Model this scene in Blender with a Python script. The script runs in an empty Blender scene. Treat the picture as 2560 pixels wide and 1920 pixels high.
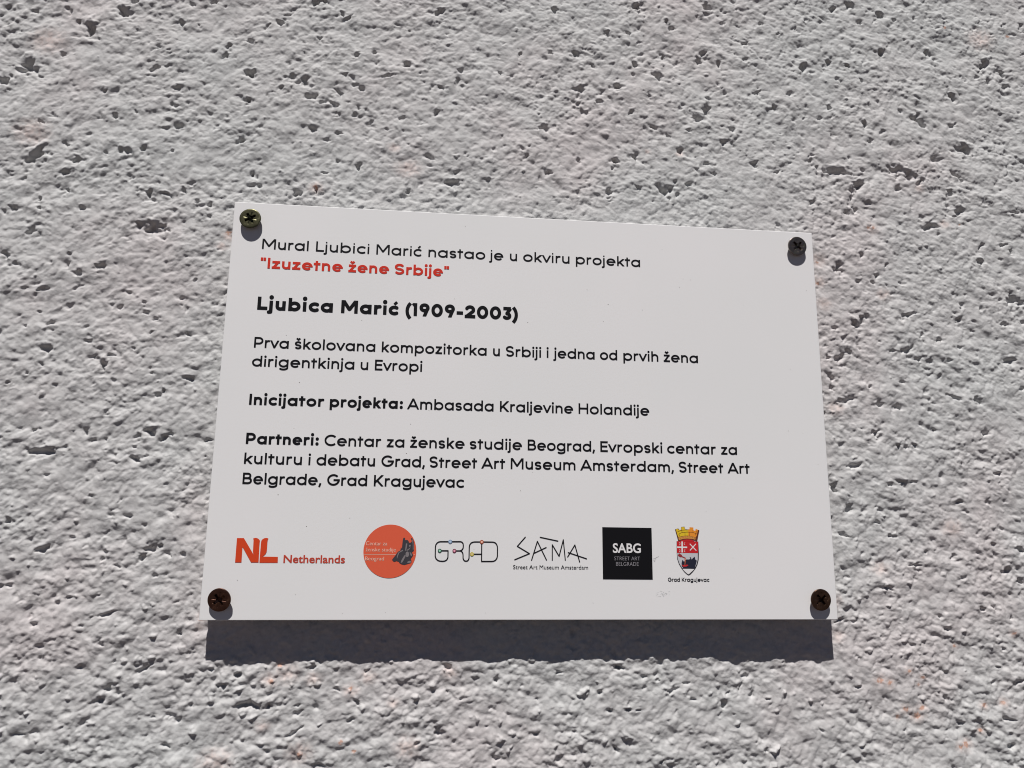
import bpy, math, random
import numpy as np
from mathutils import Vector, Matrix, geometry

rng = np.random.default_rng(11)
random.seed(5)
scene = bpy.context.scene
COL = scene.collection

# ------------------------------------------------------------------ camera
Z0 = 1.60                      # height of the sign's lower edge above the ground (m)
SIGN_W, SIGN_H = 0.300, 0.1993
cam_d = bpy.data.cameras.new('camera')
cam = bpy.data.objects.new('camera', cam_d)
COL.objects.link(cam)
right = Vector((0.99424532, -0.10653048, 0.01129147))
up = Vector((-0.03105549, -0.18574354, 0.98210737))
back = Vector((-0.10252706, -0.97680632, -0.187983))
M = Matrix((right, up, back)).transposed().to_4x4()
M.translation = Vector((-0.04876439, -0.36136341, Z0 + 0.04217502))
cam.matrix_world = M
cam_d.sensor_fit = 'HORIZONTAL'
cam_d.sensor_width = 36.0
cam_d.lens = 36.0 * 1877.27 / 2560.0
cam_d.clip_start = 0.01
cam_d.clip_end = 300.0
scene.camera = cam

# ------------------------------------------------------------------ light
SUN_DIR = Vector((0.20, 1.0, -2.03)).normalized()      # the way the light travels
world = bpy.data.worlds.new('World')
scene.world = world
world.use_nodes = True
wn = world.node_tree
sky = wn.nodes.new('ShaderNodeTexSky')
sky.sky_type = 'NISHITA'
sky.sun_disc = False
to_sun = -SUN_DIR
sky.sun_elevation = math.asin(to_sun.z)
sky.sun_rotation = math.atan2(to_sun.x, to_sun.y)
sky.altitude = 800
sky.air_density = 0.21
sky.dust_density = 0.15
sky.ozone_density = 0.3
wn.links.new(sky.outputs[0], wn.nodes['Background'].inputs[0])
wn.nodes['Background'].inputs[1].default_value = 0.05

sun_d = bpy.data.lights.new('sun', 'SUN')
sun_d.energy = 5.0
sun_d.angle = math.radians(0.53)
sun_d.color = (1.0, 0.965, 0.935)
sun = bpy.data.objects.new('sun', sun_d)
sun.rotation_euler = SUN_DIR.to_track_quat('-Z', 'Y').to_euler()
sun.location = (0, -2, 5)
COL.objects.link(sun)

scene.view_settings.view_transform = 'Standard'
scene.view_settings.look = 'None'
scene.view_settings.exposure = 0.015
scene.view_settings.gamma = 1.0
scene.view_settings.use_curve_mapping = False
scene.cycles.filter_width = 1.05
scene.cycles.max_bounces = 6
scene.cycles.diffuse_bounces = 4

# ------------------------------------------------------------------ measured data (millimetres on the sign face, origin at its bottom centre)
LINES = [('1',175.48,[('Mural',-135.31,-112.78),('Ljubici',-109.41,-83.12),('Marić',-79.84,-57.17),('nastao',-53.99,-25.12),('je',-23.06,-16.0),('u',-12.74,-8.92),('okviru',-5.97,18.2),('projekta',21.27,55.25)]),('2',165.52,[('"Izuzetne',-135.42,-95.65),('žene',-92.97,-72.99),('Srbije"',-70.42,-43.27)]),('3',144.46,[('Ljubica',-135.46,-99.19),('Marić',-95.57,-67.46),('(1909-2003)',-64.35,-7.12)]),('4',125.61,[('Prva',-135.45,-119.14),('školovana',-116.42,-77.96),('kompozitorka',-74.97,-23.58),('u',-20.5,-17.03),('Srbiji',-14.16,3.59),('i',6.33,7.35),('jedna',9.86,30.78),('od',33.4,42.32),('prvih',45.36,63.62),('žena',66.29,84.34)]),('5',116.44,[('dirigentkinja',-135.77,-87.55),('u',-84.72,-80.93),('Evropi',-77.89,-55.03)]),('6b',97.86,[('Inicijator',-135.71,-100.75),('projekta:',-98.31,-63.56)]),('6',97.84,[('Ambasada',-61.55,-19.7),('Kraljevine',-16.7,19.66),('Holandije',22.31,58.2)]),('7b',79.32,[('Partneri:',-135.76,-102.24)]),('7',79.26,[('Centar',-99.75,-73.08),('za',-70.56,-62.16),('ženske',-59.49,-33.45),('studije',-31.08,-5.6),('Beograd,',-2.86,30.33),('Evropski',33.05,64.38),('centar',66.75,91.94),('za',94.5,102.8)]),('8',70.01,[('kulturu',-135.9,-109.4),('i',-106.55,-105.55),('debatu',-102.89,-75.59),('Grad,',-72.74,-52.25),('Street',-50.05,-27.26),('Art',-25.18,-13.74),('Museum',-11.11,20.77),('Amsterdam,',23.08,69.89),('Street',72.41,95.23),('Art',97.47,108.88)]),('9',60.69,[('Belgrade,',-135.84,-100.08),('Grad',-97.43,-78.86),('Kragujevac',-75.84,-33.16)])]
NL_N = [(-136.26,36.13),(-133.19,36.16),(-130.73,32.43),(-128.76,29.43),(-128.22,28.63),(-128.65,29.64),(-128.74,30.18),(-128.76,31.85),(-128.84,35.34),(-129.07,36.04),(-128.19,36.31),(-127.36,36.21),(-126.56,35.81),(-126.02,35.16),(-126.05,34.46),(-126.07,32.65),(-125.93,25.36),(-129.23,25.34),(-133.39,32.02),(-133.55,31.81),(-133.46,25.31),(-136.26,25.29)]
NL_L = [(-125.46,34.21),(-125.32,35.12),(-124.81,35.82),(-123.93,36.25),(-123.16,36.31),(-122.3,36.16),(-122.56,35.4),(-122.62,34.5),(-122.61,31.39),(-122.67,30.09),(-123.09,29.11),(-123.71,28.46),(-124.5,27.97),(-117.5,27.91),(-117.43,25.31),(-125.54,25.26)]
NL_T = [(-114.93,25.33),(-87.31,25.43),(-115.15,28.68)]
CZ_C = [(-79.16,30.69),(-54.78,30.88),(-67.51,42.95),(-66.51,18.75)]
CZ_T1 = [(-78.14,33.42),(-68.29,33.47),(-78.22,35.17)]
CZ_T2 = [(-78.13,30.68),(-64.3,30.68),(-78.22,32.42)]
CZ_T3 = [(-78.17,26.62),(-69.54,26.63),(-78.25,28.31)]
CZ_LINE = [[(-78.74,29.33),(-64.25,29.34)],[(-55.98,29.35),(-55.35,29.35)]]
CZ_STATUE = [(-60.63,37.1),(-60.18,36.84),(-60.23,35.96),(-59.7,36.0),(-58.98,35.97),(-58.52,35.44),(-58.26,34.78),(-57.69,34.71),(-57.17,35.19),(-57.06,35.63),(-57.51,36.69),(-57.05,36.99),(-56.49,36.35),(-56.09,35.11),(-55.92,32.82),(-55.95,31.24),(-56.29,30.71),(-56.82,30.5),(-56.43,29.66),(-56.23,28.96),(-56.65,28.25),(-57.24,27.38),(-56.85,26.5),(-56.91,25.63),(-58.05,25.27),(-59.11,24.92),(-60.16,24.65),(-61.41,24.9),(-62.32,25.42),(-62.7,26.03),(-63.78,26.37),(-64.65,26.02),(-65.37,26.27),(-65.84,26.97),(-65.25,27.84),(-64.41,28.9),(-63.74,29.95),(-63.24,30.66),(-62.19,31.19),(-61.98,32.77),(-61.54,31.99),(-61.4,33.83),(-61.29,35.59),(-61.07,36.83)]
CZ_LIGHT = [[(-59.73,34.46),(-59.07,34.35),(-59.26,32.8),(-59.52,31.21),(-60.02,31.12),(-59.85,32.79)],[(-58.27,33.68),(-57.75,33.9),(-57.43,33.43),(-57.71,32.9),(-58.19,32.98)],[(-57.53,32.72),(-57.96,32.28),(-59.21,31.48),(-59.37,31.13),(-58.72,31.22),(-57.85,31.93)],[(-59.49,30.51),(-58.79,30.78),(-58.2,30.17),(-58.06,29.3),(-58.52,28.33),(-59.23,28.24),(-59.65,28.93),(-59.72,29.81)],[(-59.98,29.28),(-59.61,28.76),(-60.43,27.0),(-61.09,25.78),(-61.83,25.56),(-61.49,26.82),(-60.74,28.22)],[(-57.04,36.52),(-56.67,36.17),(-56.32,34.58),(-56.12,31.77),(-56.42,31.41),(-56.56,34.23)],[(-58.62,26.23),(-57.57,26.59),(-56.99,26.33),(-57.18,25.72),(-58.77,25.48)],[(-61.66,31.2),(-61.05,31.55),(-60.94,31.03),(-62.68,30.14),(-63.24,28.56),(-63.55,27.33),(-63.68,28.38),(-63.21,30.13)],[(-57.89,30.52),(-57.17,30.18),(-56.68,29.13),(-57.1,28.51),(-57.49,29.3)]]
GR_P = [[(-43.93,31.25),(-40.06,31.28),(-40.04,28.45),(-40.2,27.76),(-40.67,27.03),(-41.49,26.57),(-42.46,26.45),(-43.7,26.52),(-44.73,26.86),(-45.6,27.67),(-45.97,28.75),(-46.01,32.92),(-45.83,33.96),(-45.27,34.8),(-44.52,35.26),(-43.78,35.41),(-39.16,35.45),(-34.35,35.5),(-33.64,35.29),(-33.12,34.63),(-32.98,33.9),(-33.02,32.68),(-33.34,31.93),(-33.94,31.45),(-34.61,31.27)],[(-37.1,31.25),(-34.25,31.27)],[(-34.61,31.27),(-34.04,31.19),(-33.48,30.79),(-33.1,30.07),(-32.99,29.2),(-32.96,27.98),(-32.73,27.29),(-32.28,26.77),(-31.56,26.55),(-30.85,26.75),(-30.37,27.27),(-30.17,28.0),(-30.17,29.57),(-30.16,33.05),(-29.95,34.1),(-29.34,34.93),(-28.49,35.32),(-27.56,35.44),(-24.33,35.47),(-18.94,35.43),(-18.04,35.17),(-17.34,34.51),(-16.95,33.55),(-16.83,32.47),(-16.83,28.97),(-17.08,27.96),(-17.73,27.08),(-18.59,26.64),(-19.52,26.55),(-24.25,26.51),(-24.33,35.2)],[(-28.84,29.79),(-24.32,29.82)]]
GR_D = [('green',(-43.93,31.25)),('crimson',(-37.1,31.25)),('blue',(-39.16,35.45)),('orange',(-24.33,35.47)),('yellow',(-28.84,29.79))]
SA_P = [[(-3.65,37.87),(-7.42,33.6),(-1.6,30.27),(-8.57,27.42)],[(-0.58,27.25),(2.15,35.98),(6.53,27.39)],[(0.67,30.5),(6.36,33.15)],[(3.51,37.89),(12.0,36.21)],[(9.32,27.32),(9.31,34.45),(12.6,29.15),(14.63,36.81),(15.58,27.36)],[(16.75,28.92),(20.22,34.46),(22.48,26.61)],[(17.0,30.89),(25.8,28.08)]]
SA_T = [(-9.3,23.13),(26.55,23.12),(-9.32,24.96)]
SB_Q = [(33.62,42.95),(57.95,42.85),(57.97,18.59),(33.67,18.68)]
SB_T1 = [(38.66,31.05),(52.42,31.09),(38.72,35.25)]
SB_T2 = [(39.36,27.46),(51.92,27.45),(39.38,29.2)]
SB_T3 = [(40.13,24.89),(51.17,24.92),(40.16,26.65)]
CR_T = [(65.42,17.74),(86.01,17.73),(65.47,19.55)]
CR = {'shield': [(70.25,36.7),(81.12,36.61),(81.2,31.26),(81.02,28.16),(80.32,25.74),(79.38,24.05),(77.93,22.32),(76.58,21.04),(75.75,20.67),(74.95,21.09),(73.71,22.14),(72.34,23.86),(71.08,25.97),(70.34,28.28),(70.17,31.17)],'field': [(70.35,31.17),(80.66,31.1),(80.55,28.25),(79.92,25.93),(78.93,24.19),(77.49,22.54),(76.19,21.39),(75.73,21.1),(75.13,21.34),(73.94,22.33),(72.61,24.02),(71.35,26.12),(70.61,28.37)],'chief': [(70.35,36.65),(80.98,36.55),(80.82,31.14),(70.31,31.19)],'crossv': [(72.64,36.55),(73.34,36.56),(73.23,31.39),(72.52,31.38)],'crossh': [(70.44,34.18),(75.43,34.16),(75.41,33.46),(70.44,33.46)],'arrow': [(70.65,29.78),(70.87,30.31),(71.24,31.03),(72.6,30.22),(72.83,29.65),(74.7,28.79),(74.42,28.4),(72.61,29.16),(71.85,29.1)],'dragon': [(74.88,28.11),(76.01,28.08),(76.83,28.32),(76.5,29.32),(77.16,29.0),(77.48,28.04),(78.07,28.72),(79.08,29.44),(79.28,28.15),(80.02,27.57),(79.66,26.22),(79.21,25.06),(78.75,23.7),(75.86,23.77),(72.6,23.75),(73.07,24.44),(72.43,24.82),(72.38,26.36),(72.88,27.95),(73.68,26.95),(74.05,27.63)],'tongue': [(73.88,28.78),(74.49,28.69),(74.38,27.15),(74.11,25.12),(73.87,25.12),(73.99,27.14)],'mouth': [(72.46,25.59),(73.87,25.31),(75.11,25.7),(75.75,25.32),(74.67,24.74),(73.24,24.63)],'base': [(72.7,23.63),(78.71,23.59),(77.66,22.64),(76.19,21.48),(75.73,21.15),(75.13,21.42),(73.88,22.43)],'crown': [(69.67,42.36),(71.26,42.77),(71.79,42.05),(72.78,42.18),(72.68,43.47),(74.37,43.68),(74.7,42.41),(75.67,42.33),(76.9,42.44),(76.94,43.4),(78.83,43.3),(78.87,41.97),(79.76,41.68),(80.0,42.67),(81.8,42.0),(81.17,39.45),(80.53,36.7),(79.3,37.24),(77.15,37.61),(75.51,37.69),(73.66,37.48),(72.0,36.91),(71.08,36.85),(70.4,39.53)],'crown_right': [(76.28,42.37),(76.9,42.44),(76.94,43.4),(78.83,43.3),(78.87,41.97),(79.76,41.68),(80.0,42.67),(81.12,42.23),(80.4,39.44),(79.75,38.45),(78.23,39.02),(76.18,39.3)],'crown_dark': [(81.12,42.23),(81.8,42.0),(81.17,39.45),(80.53,36.7),(80.01,36.99),(80.51,39.44)],'crown_left': [(70.02,42.3),(71.15,42.59),(71.44,41.99),(71.79,41.89),(72.88,42.02),(72.82,43.31),(74.26,43.49),(74.59,42.27),(75.66,42.19),(76.28,42.23),(76.18,39.39),(73.92,39.27),(71.65,38.76),(71.13,38.66),(70.7,39.92)],'lining': [(71.89,36.72),(73.24,37.32),(75.51,37.59),(77.56,37.46),(79.28,36.79),(79.17,36.61),(71.99,36.66)],'band': [(71.19,38.47),(73.91,39.08),(76.38,39.16),(78.43,38.87),(79.81,38.26),(79.61,37.47),(78.19,37.81),(75.52,37.98),(73.67,37.81),(71.4,37.2)]}
CR_LINES = [[(70.74,41.1),(72.88,41.9),(75.66,42.17)],[(71.28,40.03),(72.95,40.83),(75.62,41.05),(78.5,40.98),(80.53,40.22)],[(71.58,39.93),(71.96,39.0)],[(74.49,40.98),(74.58,39.28)],[(72.88,41.9),(73.15,40.93)],[(75.62,42.17),(75.62,41.05)],[(76.69,40.96),(76.8,39.3)],[(78.54,41.96),(78.6,40.89)],[(80.38,41.59),(79.69,39.63)],[(72.14,38.18),(72.28,38.09)],[(73.39,38.59),(73.59,38.49)],[(74.52,38.75),(74.72,38.68)],[(75.75,38.84),(75.96,38.77)],[(76.88,38.78),(77.08,38.66)],[(78.11,38.53),(78.31,38.4)],[(79.23,38.21),(79.39,38.06)]]
CR_C = [[(71.4,36.03),(71.93,35.84),(71.9,35.1),(71.45,34.95)],[(74.47,36.0),(73.93,35.82),(73.95,35.08),(74.44,34.97)],[(71.3,32.73),(71.82,32.54),(71.8,31.81),(71.34,31.65)],[(74.42,32.72),(73.91,32.52),(73.92,31.78),(74.39,31.65)]]
CR_GUN = [[(76.77,35.5),(79.94,32.26)],[(79.85,35.49),(76.77,32.35)]]
SCUFF = [[(58.44,28.22),(59.93,28.65)],[(58.58,27.64),(59.76,27.87)],[(58.75,27.17),(59.32,27.14)],[(59.84,28.88),(61.29,29.38)]]
SMUDGE = [(63.12,10.87),(61.49,11.04),(62.58,11.89),(66.02,11.62),(62.91,11.22),(64.79,11.74),(63.95,12.38),(62.41,12.01),(60.89,12.73),(60.4,11.87),(62.72,11.93),(63.13,12.62),(62.86,11.56),(64.21,12.29),(62.39,13.08),(62.23,13.2),(60.71,10.97),(59.47,11.17),(63.52,11.93),(63.72,11.36),(64.67,11.88),(62.06,12.12),(61.42,11.74),(61.72,10.99),(60.03,12.45),(61.51,13.13),(66.08,13.36),(62.55,12.07),(65.68,13.07),(64.72,12.22),(62.76,12.17),(64.04,12.49),(62.86,11.48),(65.98,13.35)]
SPECKS = [(77.79,170.01),(75.82,165.45),(109.73,157.3),(35.38,145.46),(55.74,152.47),(-85.08,141.06),(-120.79,132.22),(-86.01,45.75),(-105.68,41.81),(-61.23,76.42),(-113.2,109.21),(-50.92,97.29),(91.76,33.11),(130.32,91.98),(144.91,75.36),(85.56,50.95),(28.72,7.78),(136.0,16.34),(-67.88,3.37),(-67.29,9.5),(-21.89,3.23),(-108.43,11.34),(-87.07,3.05),(-134.57,17.41)]
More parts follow.
